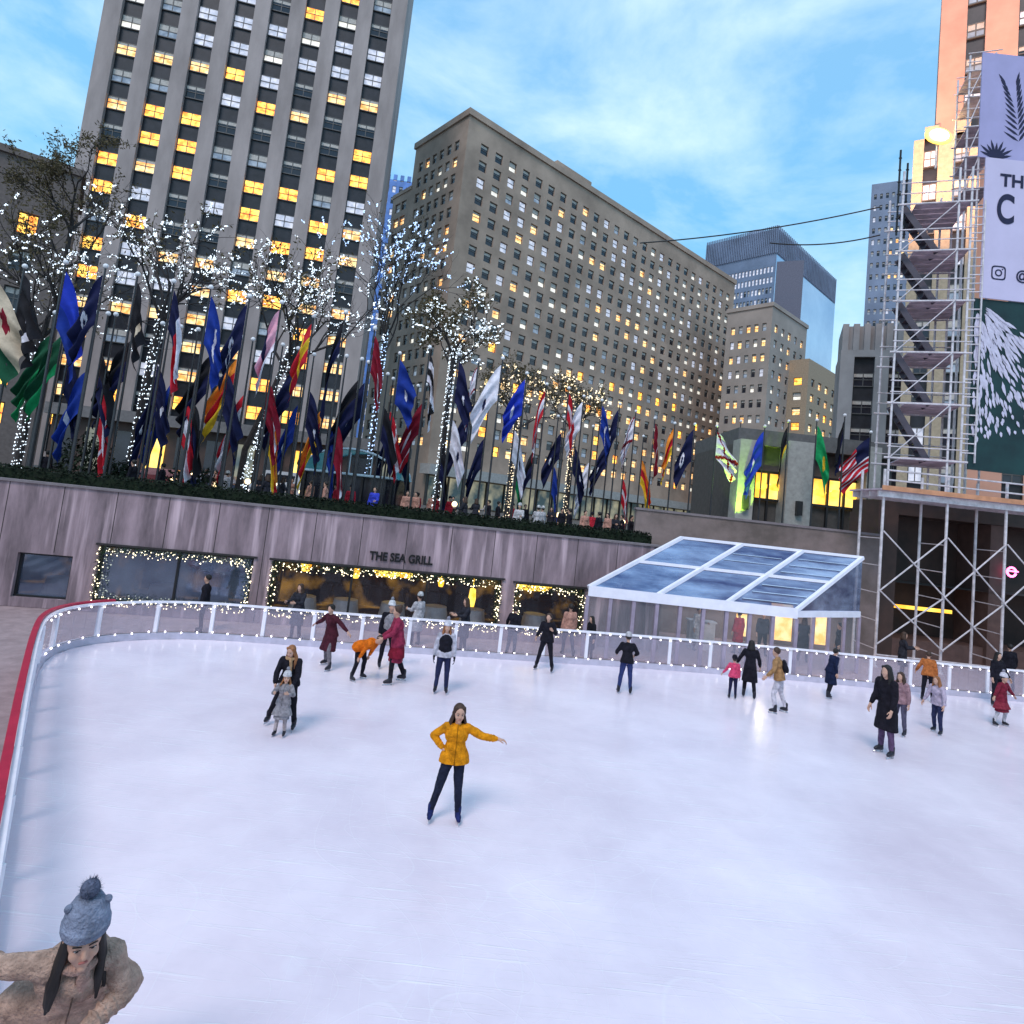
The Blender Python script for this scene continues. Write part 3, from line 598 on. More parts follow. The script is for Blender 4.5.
b = MB(); b.bar(rp(0, 0) + Vector((0, -.05, -.08)), rp(1, 0) + Vector((.0, -.05, -.08)), .1, .34); b.build('eaves_beam', bluef, can)
for i in (1, 2): b = MB(); b.bar(rp(1, 0) + Vector((0, 0, -.1)), Vector((br.x, br.y, fl.z - .1)), .1, .22)
b.build('side_beam', bluef, can)
b = MB(); b.face([rp(1, 0), rp(1, 1), Vector((br.x, br.y, fl.z))]); b.build('gable_pane', pane, can); b = MB(); b.face([rp(0, 0), rp(0, 1), Vector((bl.x, bl.y, fl.z))]); b.build('gable_pane', pane, can)
pm = mat('mauve frame', (.34, .28, .36), .4); NP = 9
for i in range(NP + 1):
    p = fl.lerp(frt, i / NP); b = MB(); b.b2(p.x - .06, p.x + .06, p.y - .06, p.y + .06, .01, ze - O.z - .26); b.build('post', pm, can)
for i in range(NP):
    p, q = fl.lerp(frt, i / NP), fl.lerp(frt, (i + 1) / NP); b = MB(); b.face([(p.x + .06, p.y, .1), (q.x - .06, q.y, .1), (q.x - .06, q.y, ze - O.z - .26), (p.x + .06, p.y, ze - O.z - .26)]); b.build('wall_pane', pane2, can)
for i in range(4):
    p, q = frt.lerp(br, i / 4), frt.lerp(br, (i + 1) / 4); b = MB(); b.b2(q.x - .05, q.x + .05, q.y - .05, q.y + .05, .01, ze - O.z - .2); b.build('post', pm, can)
    b = MB(); b.face([(p.x, p.y + .06, .1), (q.x, q.y, .1), (q.x, q.y, ze - O.z - .22), (p.x, p.y + .06, ze - O.z - .22)]); b.build('wall_pane', pane2, can)
# bright reflections on the roof panes, modelled as pale glowing strips above the glass
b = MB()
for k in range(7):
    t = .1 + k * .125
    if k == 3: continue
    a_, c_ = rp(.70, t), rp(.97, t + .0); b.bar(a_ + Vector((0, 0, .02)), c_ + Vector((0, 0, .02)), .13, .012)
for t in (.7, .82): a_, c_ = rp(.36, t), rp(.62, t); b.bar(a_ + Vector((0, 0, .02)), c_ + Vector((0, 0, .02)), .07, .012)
b.build('roof_reflection', mat('pale reflection', (.5, .62, .75), .7, emit=(.5, .75, 1), es=.12), can)
pl = bpy.data.lights.new('pavilion_lamp', 'POINT'); pl.energy = 70; pl.color = (1, .86, .7); pl.shadow_soft_size = .4; po_ = bpy.data.objects.new('pavilion_lamp', pl); col.objects.link(po_); po_.location = (at(770, 600, 23).x, 23.2, 1.9); tag(po_, 'warm lamp under the glass roof of the pavilion', 'lamp')
warmw = emat('warm doorway glow', (.3, .2, .1), (.9, .45, .08), (1, .8, .4), 1.6, scale=2)
for u, hw_, h_ in ((780, .45, 1.5), (742, .3, .9), (820, .22, 1.3), (618, .35, 1.4)):
    p = at(u, 640, 26.6); b = MB(); b.b2(-hw_, hw_, -.03, .03, 0, h_); o = b.build('lit_poster', warmw); o.location = (p.x, 26.6, .35); tag(o, {780: 'tall warm lit panel inside the pavilion right of centre', 742: 'small warm lit panel in the middle of the pavilion', 820: 'narrow amber panel at the right end of the pavilion', 618: 'warm lit panel at the left end of the pavilion'}[u], 'light panel')
b = MB(); b.b2(-.5, .5, -.2, .2, 0, 1.05); b.b2(-.55, .55, -.25, .25, 1.05, 1.1); o = b.build('counter', mat('white laminate', (.6, .58, .6), .4)); o.location = (at(700, 640, 25).x, 25, -.05); tag(o, 'white service counter standing inside the pavilion', 'counter')
# ---- dark building front behind the lower scaffold
X0 = SX1 + .02; b = MB(); dk = mat('dark shopfront', (.035, .025, .022), .6, c2=(.09, .05, .04), scale=.6)
sf = empty('shopfront', (X0, SY + .3, -.05), 0, 'dark brown building front with shadowed doorways behind the lower scaffold', 'building')
b.b2(0, 16, 2.2, 2.4, 0, 6.3); b.b2(0, .9, 0, 2.2, 0, 6.3); b.b2(0, 16, 0, 2.19, 6.3, 6.9); b.build('wall', dk, sf)
b = MB(); b.b2(5.2, 5.9, .1, 2.19, 0, 6.29); b.b2(.91, 16, .3, 2.19, .01, .75); b.build('pier', mat('brown pier', (.12, .07, .06), .7), sf)
gold = emat('amber strip glow', (.5, .35, .1), (1, .4, .02), (1, .7, .1), 1.8, scale=1.5)
a = at(893, 604, 29.0); c = at(952, 614, 29.0); b = MB(); b.b2(0, c.x - a.x, 0, .1, 0, a.z - c.z); o = b.build('light_box', gold); o.location = (a.x, 29.0, c.z); tag(o, 'long amber light box glowing behind the scaffold', 'light')
neon = mat('pink neon', (.9, .3, .5), .4, emit=(1, .12, .35), es=6, var=0); a = at(1019, 573, 27.6); b = MB()
b.path([Vector((.2 * math.cos(t), 0, .2 * math.sin(t))) for t in [k * .5 for k in range(13)]], .05, 6); b.path([(-.15, 0, .04), (.3, 0, .04)], .03, 6)
o = b.build('neon_sign', neon); o.location = (a.x, 28.0, a.z); tag(o, 'pink neon sign glowing at the right edge behind the scaffold', 'neon sign')
# ---- low stone building with lit shop windows above the granite wall
a = at(731, 520, 40); xe = at(895, 520, 40).x; hz = at(820, 452, 40).z - PZ
pv = empty('shop_building', (a.x, 40, PZ), 0, 'low stone building with yellow lit shop windows above the granite wall', 'building'); OX = a.x
b = MB(); b.b2(0, xe - OX, .6, 9, 0, hz); b.build('wall', mat('shop stone', (.09, .085, .08), .8), pv)
b = MB(); b.b2(0, xe - OX, -.2, 9.1, hz, hz + 1.0); b.build('roof', roof_m, pv)
gst = mat('grey pier stone', (.36, .36, .34), .8)
for u0, u1, tp in ((737, 754, 438), (786, 812, 440), (866, 880, 446)):
    x0, x1 = at(u0, 490, 39.3).x - OX, at(u1, 490, 39.3).x - OX; b = MB(); b.b2(x0, x1, -.7, .58, 0, at(u0, tp, 39.3).z - PZ); b.build('pier', gst, pv)
    if u0 < 800: b = MB(); cx = (x0 + x1) / 2; b.b2(cx - .18, cx + .18, -.98, -.71, 2.9, 3.8); b.build('wall_lamp', dfr, pv)
wz0, wz1 = at(800, 503, 40.4).z - PZ, at(800, 477, 40.4).z - PZ
glow = emat('yellow shop glow', (.6, .4, .1), (1, .42, .03), (1, .82, .22), 1.7, scale=.7)
for u0, u1 in ((756, 784), (814, 864)):
    x0, x1 = at(u0, 490, 40).x - OX, at(u1, 490, 40).x - OX; b = MB(); b.face([(x0, .5, wz0), (x1, .5, wz0), (x1, .5, wz1), (x0, .5, wz1)]); w_ = b.build('window', glow, pv)
    b = MB(); n_ = 2 if u0 == 756 else 3
    for k in range(n_ + 1): x = x0 + (x1 - x0) * k / n_; b.b2(x - .06, x + .06, .3, .48, .2, wz1 + .1)
    b.b2(x0, x1, .31, .49, wz0 - .1, wz0 + .05); b.b2(x0, x1, .31, .49, wz1, wz1 + .15); b.build('frame', dfr, w_)
    for k in range(n_): xx = x0 + (x1 - x0) * (k + .5) / n_; b = MB(); b.ell((xx, .35, (wz0 + wz1) / 2), (.45, .06, .25), nu=10); b.build('ornament', gold, w_)
gl = bpy.data.lights.new('green_lamp', 'SPOT'); gl.energy = 1500; gl.color = (.5, 1, .05); gl.spot_size = R(70); gl.shadow_soft_size = .2
go = bpy.data.objects.new('green_lamp', gl); col.objects.link(go); p = at(742, 505, 37.8); go.location = (p.x, p.y, PZ + 2.0); go.rotation_euler = (R(150), 0, 0); tag(go, 'green uplight at the foot of the grey stone pier', 'lamp')
# ---- scaffolds
tube_m = mat('galvanised tube', (.66, .6, .62), .4, metal=.25, var=.25, scale=4); deck_m = mat('deck boards', (.52, .42, .48), .8, var=.3, scale=2)
def scaffold_lower():
    Y0, Y1 = 25.2, 26.8
    r_ = empty('scaffold', (at(940, 650, Y0).x, Y0, -.05), 0, 'broad galvanised scaffold with crossed braces standing on the ground at the right', 'scaffold'); Ox = r_.location.x
    xs = [at(u, 600, Y0).x - Ox for u in (878, 943, 1003, 1062)]; zt = at(940, 497, Y0).z + .05
    for x in xs:
        for y in (0, 1.6): b = MB(); b.path([(x, y, 0), (x, y, zt + .9)], .055, 8); b.path([(x, y, 0), (x, y, .06)], .12, 8); b.build('standard', tube_m, r_)
    for y in (0,):
        for i in range(3):
            b = MB()
            for (za, zb) in ((.9, 3.0), (3.0, 5.4)):
                b.path([(xs[i], y - .06, za), (xs[i + 1], y - .06, zb)], .032, 6); b.path([(xs[i], y - .13, zb), (xs[i + 1], y - .13, za)], .032, 6)
            b.path([(xs[i], y - .09, .5), (xs[i + 1], y - .09, .5)], .03, 6); b.build('brace', tube_m, r_)
    for x in xs:
        b = MB()
        for k in range(5): b.path([(x, 0, .7 + k * 1.1), (x, 1.6, .7 + k * 1.1)], .022, 5)
        b.build('ladder_frame', tube_m, r_)
    b = MB()
    for y in (-.1, .5, 1.1, 1.7): b.b2(xs[0] - .3, xs[-1] + .4, y - .05, y + .05, zt - .25, zt)
    b.build('beam', tube_m, r_)
    b = MB()
    for k in range(7): b.b2(xs[0] - .35, xs[-1] + .4, -.35 + .33 * k, -.04 + .33 * k, zt + .005, zt + .07)
    b.build('deck', deck_m, r_)
    b = MB(); b.b2(xs[0] - .3, xs[-1] + .4, -.4, -.36, zt + .01, zt + .2); b.build('toe_board', mat('orange lit board', (.55, .26, .14), .7), r_)  # orange light on the deck edge is put into the board colour
    for z in (zt + .45, zt + .85): b = MB(); b.path([(xs[0], -.2, z), (xs[-1], -.2, z)], .035, 6); b.build('guard_rail', tube_m, r_)
    return zt - .05
zd = scaffold_lower()
def tower(name, label, us, Y0, zbase, zs, depth=1.9, stairs=True, deck=True, posts_top=None, mid=True):
    A0 = at(us[0], 400, Y0); x0 = A0.x; rot = R(-20); dx_ = Vector((math.cos(rot), math.sin(rot), 0))
    r_ = empty(name, (x0, Y0, zbase), rot, label, 'scaffold'); xs = [(wall_pt(u, 400, A0, dx_) - A0).dot(dx_) for u in us]; zs = [z - zbase for z in zs]
    for i, x in enumerate(xs):
        for y in (0, depth): b = MB(); b.path([(x, y, 0), (x, y, zs[-1] + (posts_top or 1.2))], .05, 8); b.build('standard', tube_m, r_)
    for j, z in enumerate(zs):
        for y in (0, depth):
            b = MB(); b.path([(xs[0] - .2, y - .05, z), (xs[-1] + .25, y - .05, z)], .045, 6); b.path([(xs[0] - .1, y - .05, z + .5), (xs[-1] + .25, y - .05, z + .5)], .026, 6); b.path([(xs[0] - .1, y - .05, z + 1.0), (xs[-1] + .25, y - .05, z + 1.0)], .03, 6)
            b.build('ledger', tube_m, r_)
        if deck:
            b = MB()
            for k in range(5): b.b2(xs[0] + (.55 if stairs else 0), xs[-1], .05 + k * depth * .19, .05 + k * depth * .19 + depth * .17, z + .02, z + .08)
            b.build('deck', deck_m, r_)
        if j + 1 < len(zs):
            zn = zs[j + 1]
            if stairs:
                xa, xb = (xs[0] + .1, xs[0] + 1.5) if j % 1 == 0 else (xs[0] + 1.5, xs[0] + .1)
                b = MB()
                for y in (.25, .95): b.bar((xa, y, zn), (xb, y, z), .05, .26)
                for q in range(8): t = (q + .5) / 8; b.b2(xa + (xb - xa) * t - .13, xa + (xb - xa) * t + .13, .28, .92, zn + (z - zn) * t, zn + (z - zn) * t + .03)
                b.build('stair_flight', mat('stair steel', (.07, .06, .08), .5) if 'stair steel' not in bpy.data.materials else bpy.data.materials['stair steel'], r_)
            b = MB(); b.path([(xs[0], -.09, z), (xs[-2], -.09, zn)] if j % 2 == 0 else [(xs[0], -.09, z), (xs[-2], -.09, zn)], .025, 6); b.build('brace', tube_m, r_)
            b = MB()
            for q in range(1, 6): b.path([(xs[-1], -.02, z + q * (zn - z) / 6), (xs[-1] + .5, -.02, z + q * (zn - z) / 6)], .03, 6)
            b.path([(xs[-1] + .5, -.02, z), (xs[-1] + .5, -.02, zn)], .04, 6); b.build('ladder', tube_m, r_)
    return r_
Yt = 26.9
lv = [at(930, v, Yt).z for v in (462, 407, 356, 305, 255, 208)]
tower('stair_scaffold', 'tall galvanised stair scaffold climbing beside the green banner', (892, 950, 963), Yt, zd + .1, lv, posts_top=1.6, depth=2.7)
lv = [at(972, v, Yt + 3.6).z for v in (190, 158, 128, 98, 72)]
tower('scaffold', 'narrow dark upper scaffold section beside the top of the white sign', (955, 968, 982), Yt + 3.6, zd + .1, lv, stairs=False, posts_top=.9)
for k, (u, v0, v1) in enumerate(((902, 130, 215), (909, 143, 218))):
    a = at(u, v0, 27.4); c = at(u, v1, 27.4); b = MB(); b.path([(0, 0, 0), (0, 0, a.z - c.z)], .05, 6)
    for q in range(7): b.octa((0, 0, (a.z - c.z) * q / 7 + .2), .09)
    o = b.build('mast', dfr); o.location = (a.x, 27.4, c.z - 1); tag(o, ('left and taller of the two thin dark masts on top of the stair scaffold', 'right and shorter of the two thin dark masts on top of the stair scaffold')[k], 'mast')
# ---- floodlight
a = at(937, 137, 33.4); fl_ = empty('floodlight', tuple(a), 0, 'brightly lit yellow white floodlight on top of the scaffold', 'floodlight')
b = MB(); b.b2(-.34, .34, -.16, .16, -.16, .16); b.build('housing', dfr, fl_)
b = MB(); b.ell((0, -.2, 0), (.55, .14, .34), nu=16); b.build('lens', mat('floodlight lens', (1, .9, .6), .3, emit=(1, .84, .4), es=16, var=0), fl_); b = MB(); b.ell((0, -.1, 0), (.8, .1, .52), nu=20); b.build('halo', mat('floodlight reflector', (1, .8, .3), .3, emit=(1, .62, .06), es=1.5, var=0), fl_)  # yellow glare round the lens is put in as a glowing disc
b = MB(); b.path([(0, 0, -.15), (0, 0, -1.9)], .05, 8); b.build('bracket', tube_m, fl_)
s = bpy.data.lights.new('flood_beam', 'SPOT'); s.energy = 110000; s.color = (1, .52, .32); s.spot_size = R(75); s.spot_blend = .8; s.shadow_soft_size = .3
o = bpy.data.objects.new('flood_beam', s); col.objects.link(o); o.location = a + Vector((0, .4, .3)); o.rotation_euler = (Vector((at(975, 60, 58))) - a).to_track_quat('-Z', 'Y').to_euler(); o.parent = None
tag(o, 'orange beam of the scaffold floodlight aimed at the stone tower', 'lamp')
s = bpy.data.lights.new('flood_glow', 'POINT'); s.energy = 50; s.color = (1, .72, .3); s.shadow_soft_size = .3; o = bpy.data.objects.new('flood_glow', s); col.objects.link(o); o.location = a + Vector((-.0, -.9, .0)); tag(o, 'warm spill of the floodlight on the scaffold poles', 'lamp')
# ---- banners
YB = 25.9
def banner(name, label, cat, u0, u1, v0, v1, m, mb=None):
    a = at(u0, v0, YB); c = at(u0, v1, YB); xr = a.x + 6.5
    r_ = empty(name, (a.x, YB, c.z), 0, label, cat); b = MB(); b.b2(0, 6.5, 0, .05, 0, a.z - c.z); b.build('panel', m, r_); return r_, a.z - c.z
lav = mat('lavender vinyl', (.40, .38, .62), .6, var=.08, scale=.8); lav2 = mat('white vinyl', (.60, .55, .74), .6, var=.05, scale=.8); grn = mat('dark green vinyl', (.006, .022, .026), .6, c2=(.01, .05, .05), scale=.7); ink = mat('navy ink', (.012, .012, .05), .6); wleaf = mat('white ink', (.6, .57, .7), .6)
LK = [0]
def leaf(b, p, ang, L, w_, y=None):
    LK[0] += 1; y = -.004 - .0001 * LK[0]
    d = Vector((math.cos(ang), 0, math.sin(ang))); n = Vector((-d.z, 0, d.x)); P = Vector((p[0], y, p[1]))
    b.face([P, P + d * L * .3 + n * w_, P + d * L * .7 + n * w_ * .8, P + d * L, P + d * L * .7 - n * w_ * .8, P + d * L * .3 - n * w_])
r1, h1 = banner('palm_banner', 'upper lavender banner printed with dark palm fronds', 'banner', 983, 0, 52, 157, lav)
b = MB(); rr = random.Random(3)
cx_, cz_ = 1.55, 1.2
for k in range(11): t = k / 10; leaf(b, (cx_ - .55 * t * t * 1.2 + .2, .9 + 2.6 * t), R(150 - 25 * t), .8 - .2 * t, .06); leaf(b, (cx_ - .2 * t + .2, .9 + 2.6 * t), R(60 + 20 * t), .7, .06)
for k in range(9): leaf(b, (.75, .0), R(15 + 18 * k), .75 + .15 * (k % 2), .07)
b.build('palm_print', ink, r1)
YB = 25.82; r2, h2 = banner('sign_board', 'white sign board with large dark capital letters and a camera icon', 'sign', 986, 0, 157, 298, lav2)
def put(me, par, x, z): o = bpy.data.objects.new('lettering', me); col.objects.link(o); o.parent = par; o.rotation_euler = (R(90), 0, 0); o.location = (x, -.015, z)
px = YB / 620
put(text_mesh('THE', 19 * px * 1.0, ink, .005, .02), r2, 16 * px, h2 - 30 * px)
put(text_mesh('C', 44 * px, ink, .005, .045, .62), r2, 13 * px, h2 - 70 * px)
b = MB()
def rring(b, cx, cz, r0, r1, sq):
    N = 32; P = []
    for rr_ in (r0, r1):
        ring = []
        for k in range(N):
            t = 2 * math.pi * k / N; c, s = math.cos(t), math.sin(t); q = (abs(c) ** sq + abs(s) ** sq) ** (-1 / sq); ring.append((cx + c * q * rr_, -.012, cz + s * q * rr_))
        P.append(ring)
    for k in range(N): b.face([P[0][k], P[0][(k + 1) % N], P[1][(k + 1) % N], P[1][k]])
ix, iz = 18 * px, h2 - 125 * px; rring(b, ix, iz, 6.2 * px, 7.6 * px, 5); rring(b, ix, iz, 2.4 * px, 3.8 * px, 2); b.ell((ix + 4 * px, -.01, iz + 4 * px), (.8 * px, .005, .8 * px), nu=8, nv=4); b.build('camera_icon', ink, r2)
put(text_mesh('@', 14 * px, ink, .005, .01), r2, 36 * px, h2 - 130 * px)
YB = 25.9; r3, h3 = banner('green_banner', 'dark green banner printed with a white palm leaf', 'banner', 975, 0, 298, 470, grn)
b = MB(); rr = random.Random(12)
for k in range(420):
    t = rr.random() ** .8; a_ = R(rr.uniform(-98, -32)); ln = rr.uniform(.5, 6.2) * (.55 + .45 * math.cos(a_ + R(62)))
    p = (.05 + math.cos(a_) * ln, h3 - .1 + math.sin(a_) * ln)
    if p[0] < .08 or p[1] < .4 or p[0] > 6.3: continue
    leaf(b, p, a_ + R(rr.uniform(-6, 6)), rr.uniform(.35, .9) * (1.3 - ln / 7), .06)
b.build('leaf_print', wleaf, r3)
# ---- cables
for k, (u0, v0, u1, v1) in enumerate(((640, 243, 880, 207), (770, 243, 880, 235))):
    a, c = at(u0, v0, 75), at(u1, v1, 75); pts = [a.lerp(c, t / 12) - Vector((0, 0, 1.1 * (1 - (t / 6 - 1) ** 2))) * .6 for t in range(13)]
    b = MB(); b.path([p - a for p in pts], .085, 6); o = b.build('cable', dfr); o.location = a; tag(o, ('upper and longer black cable crossing the sky', 'lower and shorter black cable crossing the sky')[k], 'cable')
# ------------------------------------------------------------------ lit trees
bark = mat('dark bark', (.035, .03, .03), .9, var=.4, scale=8); leafm = mat('dry olive leaves', (.05, .045, .02), .8, c2=(.12, .09, .04), scale=3)
blue_b = mat('cool white bulb', (.9, .95, 1), .4, emit=(.75, .88, 1), es=2.0, var=0); warm_b = mat('soft warm bulb', (1, .9, .7), .4, emit=(1, .8, .5), es=1.8, var=0)
bluest = mat('blue white bulb', (.8, .9, 1), .4, emit=(.4, .6, 1), es=2.0, var=0)
def tree(u, Y, vtop, seed, label, bm, spread=1, nb=1700, leaves=500, trunk_r=.17, vfork=None, br=.025, lean=0, lit=True, ucen=None):
    rr = random.Random(seed); base = at(u, 500, Y); base.z = PZ; top = at(u, vtop, Y).z - PZ; fork = (at(u, vfork, Y).z - PZ) if vfork else top * .45
    r_ = empty('lit_tree' if lit else 'bare_tree', tuple(base), 0, label, 'tree', 'trees wrapped in small lights' if lit else None)
    tr = MB(); tr.path([(0, 0, -.05), (.05, .03, fork * .35), (lean * .35, 0, fork * .7), (lean * .6, 0, fork)], [trunk_r, trunk_r * .85, trunk_r * .75, trunk_r * .65], 9); tr.build('trunk', bark, r_)
    limbs = MB(); segs = []
    def grow(p, d, L, r, dep):
        pts = [p]; q = p.copy(); dd_ = d.copy()
        for k in range(4):
            dd_ = (dd_ + Vector((rr.gauss(0, .16), rr.gauss(0, .16), rr.gauss(.03, .1)))).normalized(); q = q + dd_ * L / 4; pts.append(q.copy())
        limbs.path(pts, [r * (1 - .13 * k) for k in range(5)], 5 if dep < 2 else 4, 0, False)
        for a, c in zip(pts, pts[1:]): segs.append((a, c, dep, r))
        if dep < 4:
            for k in range(3 if dep < 3 else 2):
                t = pts[rr.choice((2, 3, 4))]; a = rr.uniform(0, 6.28); tilt = rr.uniform(.35, .85)
                e1 = dd_.cross(Vector((.3, .5, .8))).normalized(); e2 = dd_.cross(e1)
                grow(t, (dd_ + (e1 * math.cos(a) + e2 * math.sin(a)) * tilt * 1.1).normalized(), L * rr.uniform(.6, .8), r * .55, dep + 1)
    hh = top - fork; n0 = 6
    for k in range(n0):
        a = 6.283 * k / n0 + rr.uniform(-.4, .4); s_ = rr.uniform(.5, 1.0) * spread
        grow(Vector((lean * .6, 0, fork * rr.uniform(.8, 1))), Vector((math.cos(a) * s_ + lean * .1, math.sin(a) * s_, 1)).normalized(), hh * .36, trunk_r * .5, 0)
    lb = limbs.build('crown', bark, r_)
    if leaves:
        lf = MB()
        for k in range(leaves):
            a, c, dep, r = rr.choice(segs[len(segs) // 3:]); p = a.lerp(c, rr.random()) + Vector((rr.gauss(0, .15), rr.gauss(0, .15), rr.gauss(0, .15)))
            d = Vector((rr.gauss(0, 1), rr.gauss(0, 1), rr.gauss(0, 1))).normalized() * .11; n = d.cross(Vector((.2, 1, .4))).normalized() * .04; lf.face([p - d, p + n, p + d, p - n])
        lf.build('leaves', leafm, lb)
    if lit:
        bl_ = MB()
        for k in range(nb):
            if rr.random() < .2:
                t = rr.random(); a = t * 260 + rr.gauss(0, .9); rad = trunk_r + .03; bl_.octa((lean * .6 * t + rad * math.cos(a), rad * math.sin(a), fork * t), br * 1.1)
            else:
                if k % 5: continue
                a, c, dep, r = rr.choice(segs); ph_ = rr.random() * 6      # a run of bulbs wound along one branch
                for q in range(5):
                    an = ph_ + q * 1.9; p = a.lerp(c, (q + rr.random() * .4) / 5) + Vector((math.cos(an), math.sin(an), rr.uniform(-.5, .5))) * (r * .8 + .025); bl_.octa(p, br * rr.choice((.6, .8, 1, 1.1, 1.35)))
        bl_.build('fairy_lights', bm, r_)
    return r_
tree(10, 27.5, 165, 1, 'leftmost lit tree, its trunk wrapped in white bulbs at the left edge', blue_b, .8, 1500, 600, vfork=330)
tree(22, 36, 98, 2, 'bare dark tree rising highest at the left edge, without lights', blue_b, .9, 0, 4200, lit=False, vfork=215)
tree(123, 27.5, 152, 3, 'lit tree in front of the left side of the tower, second from the left', blue_b, 1.0, 2100, 500, vfork=300, lean=.6)
tree(236, 29, 182, 4, 'lit tree in front of the right side of the tower, leaning right', blue_b, 1.0, 2200, 500, vfork=340, lean=2.6)
tree(364, 46, 176, 5, 'bluish white lit tree in the gap between the tower and the office block', bluest, .22, 1500, 300, vfork=330, br=.042)
tree(436, 34, 262, 6, 'lit tree standing alone before the corner of the sand coloured block', blue_b, 1.25, 2400, 1800, vfork=345)
tree(566, 52, 352, 7, 'small warm lit tree before the middle of the sand coloured block', warm_b, 1.2, 1100, 1600, vfork=420, br=.04)
tree(508, 46, 338, 8, 'small warm lit tree just right of the lone corner tree', warm_b, 1.2, 1000, 1500, vfork=410, br=.038)
def bush(u, Y, w_, h_, label, seed, m=hm, n=900):
    rr = random.Random(seed); p = at(u, 480, Y); r_ = empty('bush', (p.x, p.y, PZ), 0, label, 'bush'); b = MB()
    for k in range(n):
        a = Vector((rr.gauss(0, 1), rr.gauss(0, 1), rr.gauss(0, 1))).normalized(); c = Vector((a.x * w_, a.y * w_ * .7, h_ * .55 + a.z * h_ * .5)) * rr.uniform(.75, 1.05)
        d = Vector((rr.gauss(0, 1), rr.gauss(0, 1), rr.gauss(0, 1))).normalized() * .12; q = d.cross(a).normalized() * .05; b.face([c - d, c + q, c + d, c - q])
    b.build('foliage', m, r_); b = MB()
    for k in range(6): b.path([(0, 0, 0), (rr.uniform(-.5, .5) * w_, rr.uniform(-.3, .3), h_ * .8)], .02, 4)
    b.build('stems', bark, r_)
bush(82, 25.5, 1.1, 2.4, 'dark planter bush behind the hedge near the left edge', 1)
bush(120, 26, .8, 1.5, 'dark rounded bush at the foot of the second lit tree', 2)
bush(195, 27, 1.3, 1.6, 'dark low bush right of the second lit tree', 3)
# ------------------------------------------------------------------ flagpoles and flags
PAL = {'navy': (.008, .011, .05), 'blue': (.015, .04, .42), 'royal': (.01, .035, .25), 'red': (.5, .015, .03), 'crim': (.2, .007, .022), 'white': (.72, .7, .78), 'black': (.01, .01, .014), 'green': (.01, .3, .1), 'dgreen': (.01, .08, .04),
       'yellow': (.8, .5, .03), 'orange': (.8, .25, .03), 'beige': (.55, .45, .33), 'pink': (.7, .35, .45), 'sky': (.1, .35, .65)}
FM = {k: mat('flag cloth ' + k, v, .8, var=.25, scale=2.5, bump=.15, spec=.2) for k, v in PAL.items()}
polem = mat('painted pole', (.05, .05, .055), .35, metal=.5, var=.2); ballm = mat('white finial', (.8, .8, .82), .3)
def disc(u, v, cu, cv, r, asp=1.6): return ((u - cu) * asp) ** 2 + (v - cv) ** 2 < r * r
D = {}
def dsn(name, cols, fn): D[name] = (cols, fn)
dsn('black_seal', ['black', 'white', 'navy'], lambda u, v: 1 if disc(u, v, .6, .6, .2) else 0)
dsn('beige_seal', ['beige', 'crim', 'dgreen'], lambda u, v: 2 if v > .72 else (1 if disc(u, v, .5, .35, .16) else 0))
dsn('green', ['green', 'white', 'green'], lambda u, v: 0)
dsn('green_disc', ['green', 'yellow', 'white'], lambda u, v: 1 if disc(u, v, .55, .5, .2) else 0)
dsn('blue', ['blue', 'royal', 'white'], lambda u, v: 1 if v > .6 else 0)
dsn('navy_seal', ['navy', 'white', 'red'], lambda u, v: 1 if disc(u, v, .5, .5, .22) and not disc(u, v, .5, .5, .1) else 0)
dsn('navy_beige', ['black', 'beige', 'navy'], lambda u, v: 1 if disc(u, v, .6, .45, .22) else 0)
dsn('lone', ['navy', 'white', 'red'], lambda u, v: 0 if u < .28 else (1 if v < .5 else 2))
dsn('red_disc', ['white', 'red', 'red'], lambda u, v: 1 if disc(u, v, .5, .5, .26) else 0)
dsn('royal_arc', ['royal', 'white', 'navy'], lambda u, v: 1 if disc(u, v, .5, .5, .3) and not disc(u, v, .58, .42, .27) else 0)
dsn('orange_band', ['orange', 'red', 'yellow'], lambda u, v: int(v * 3))
dsn('navy_arc', ['navy', 'white', 'navy'], lambda u, v: 1 if disc(u, v, .6, .5, .3) and not disc(u, v, .6, .5, .22) else 0)
dsn('crimson', ['crim', 'white', 'crim'], lambda u, v: 1 if .42 < v < .56 and u > .4 else 0)
dsn('pink_n', ['pink', 'navy', 'white'], lambda u, v: 1 if (v < .5 and .4 < u < .7) else (2 if v > .8 else 0))
dsn('royal', ['royal', 'white', 'royal'], lambda u, v: 1 if disc(u, v, .5, .5, .12) else 0)
dsn('red_yellow', ['red', 'yellow', 'red'], lambda u, v: 1 if abs(v - .5) < .14 or abs(u - .35) < .08 else 0)
dsn('navy', ['navy', 'navy', 'white'], lambda u, v: 2 if disc(u, v, .5, .5, .1) else 0)
dsn('black', ['black', 'navy', 'white'], lambda u, v: 1 if v > .5 else 0)
dsn('red_white_red', ['red', 'white', 'red'], lambda u, v: 1 if .3 < v < .7 else 0)
dsn('stripes', ['red', 'white', 'navy'], lambda u, v: 2 if (u < .42 and v < .54) else int(v * 13) % 2)
dsn('bw', ['black', 'white', 'sky'], lambda u, v: 1 if int((u + v) * 4) % 2 else 0)
dsn('white_mark', ['white', 'navy', 'crim'], lambda u, v: 1 if disc(u, v, .5, .5, .14) else 0)
dsn('white_red_x', ['white', 'crim', 'white'], lambda u, v: 1 if abs(v - u) < .07 or abs(v - 1 + u) < .07 else 0)
dsn('cross', ['red', 'white', 'white'], lambda u, v: 1 if abs(v - .5) < .1 or abs(u - .4) < .07 else 0)
dsn('blue_star', ['blue', 'white', 'blue'], lambda u, v: 1 if disc(u, v, .5, .5, .17) else 0)
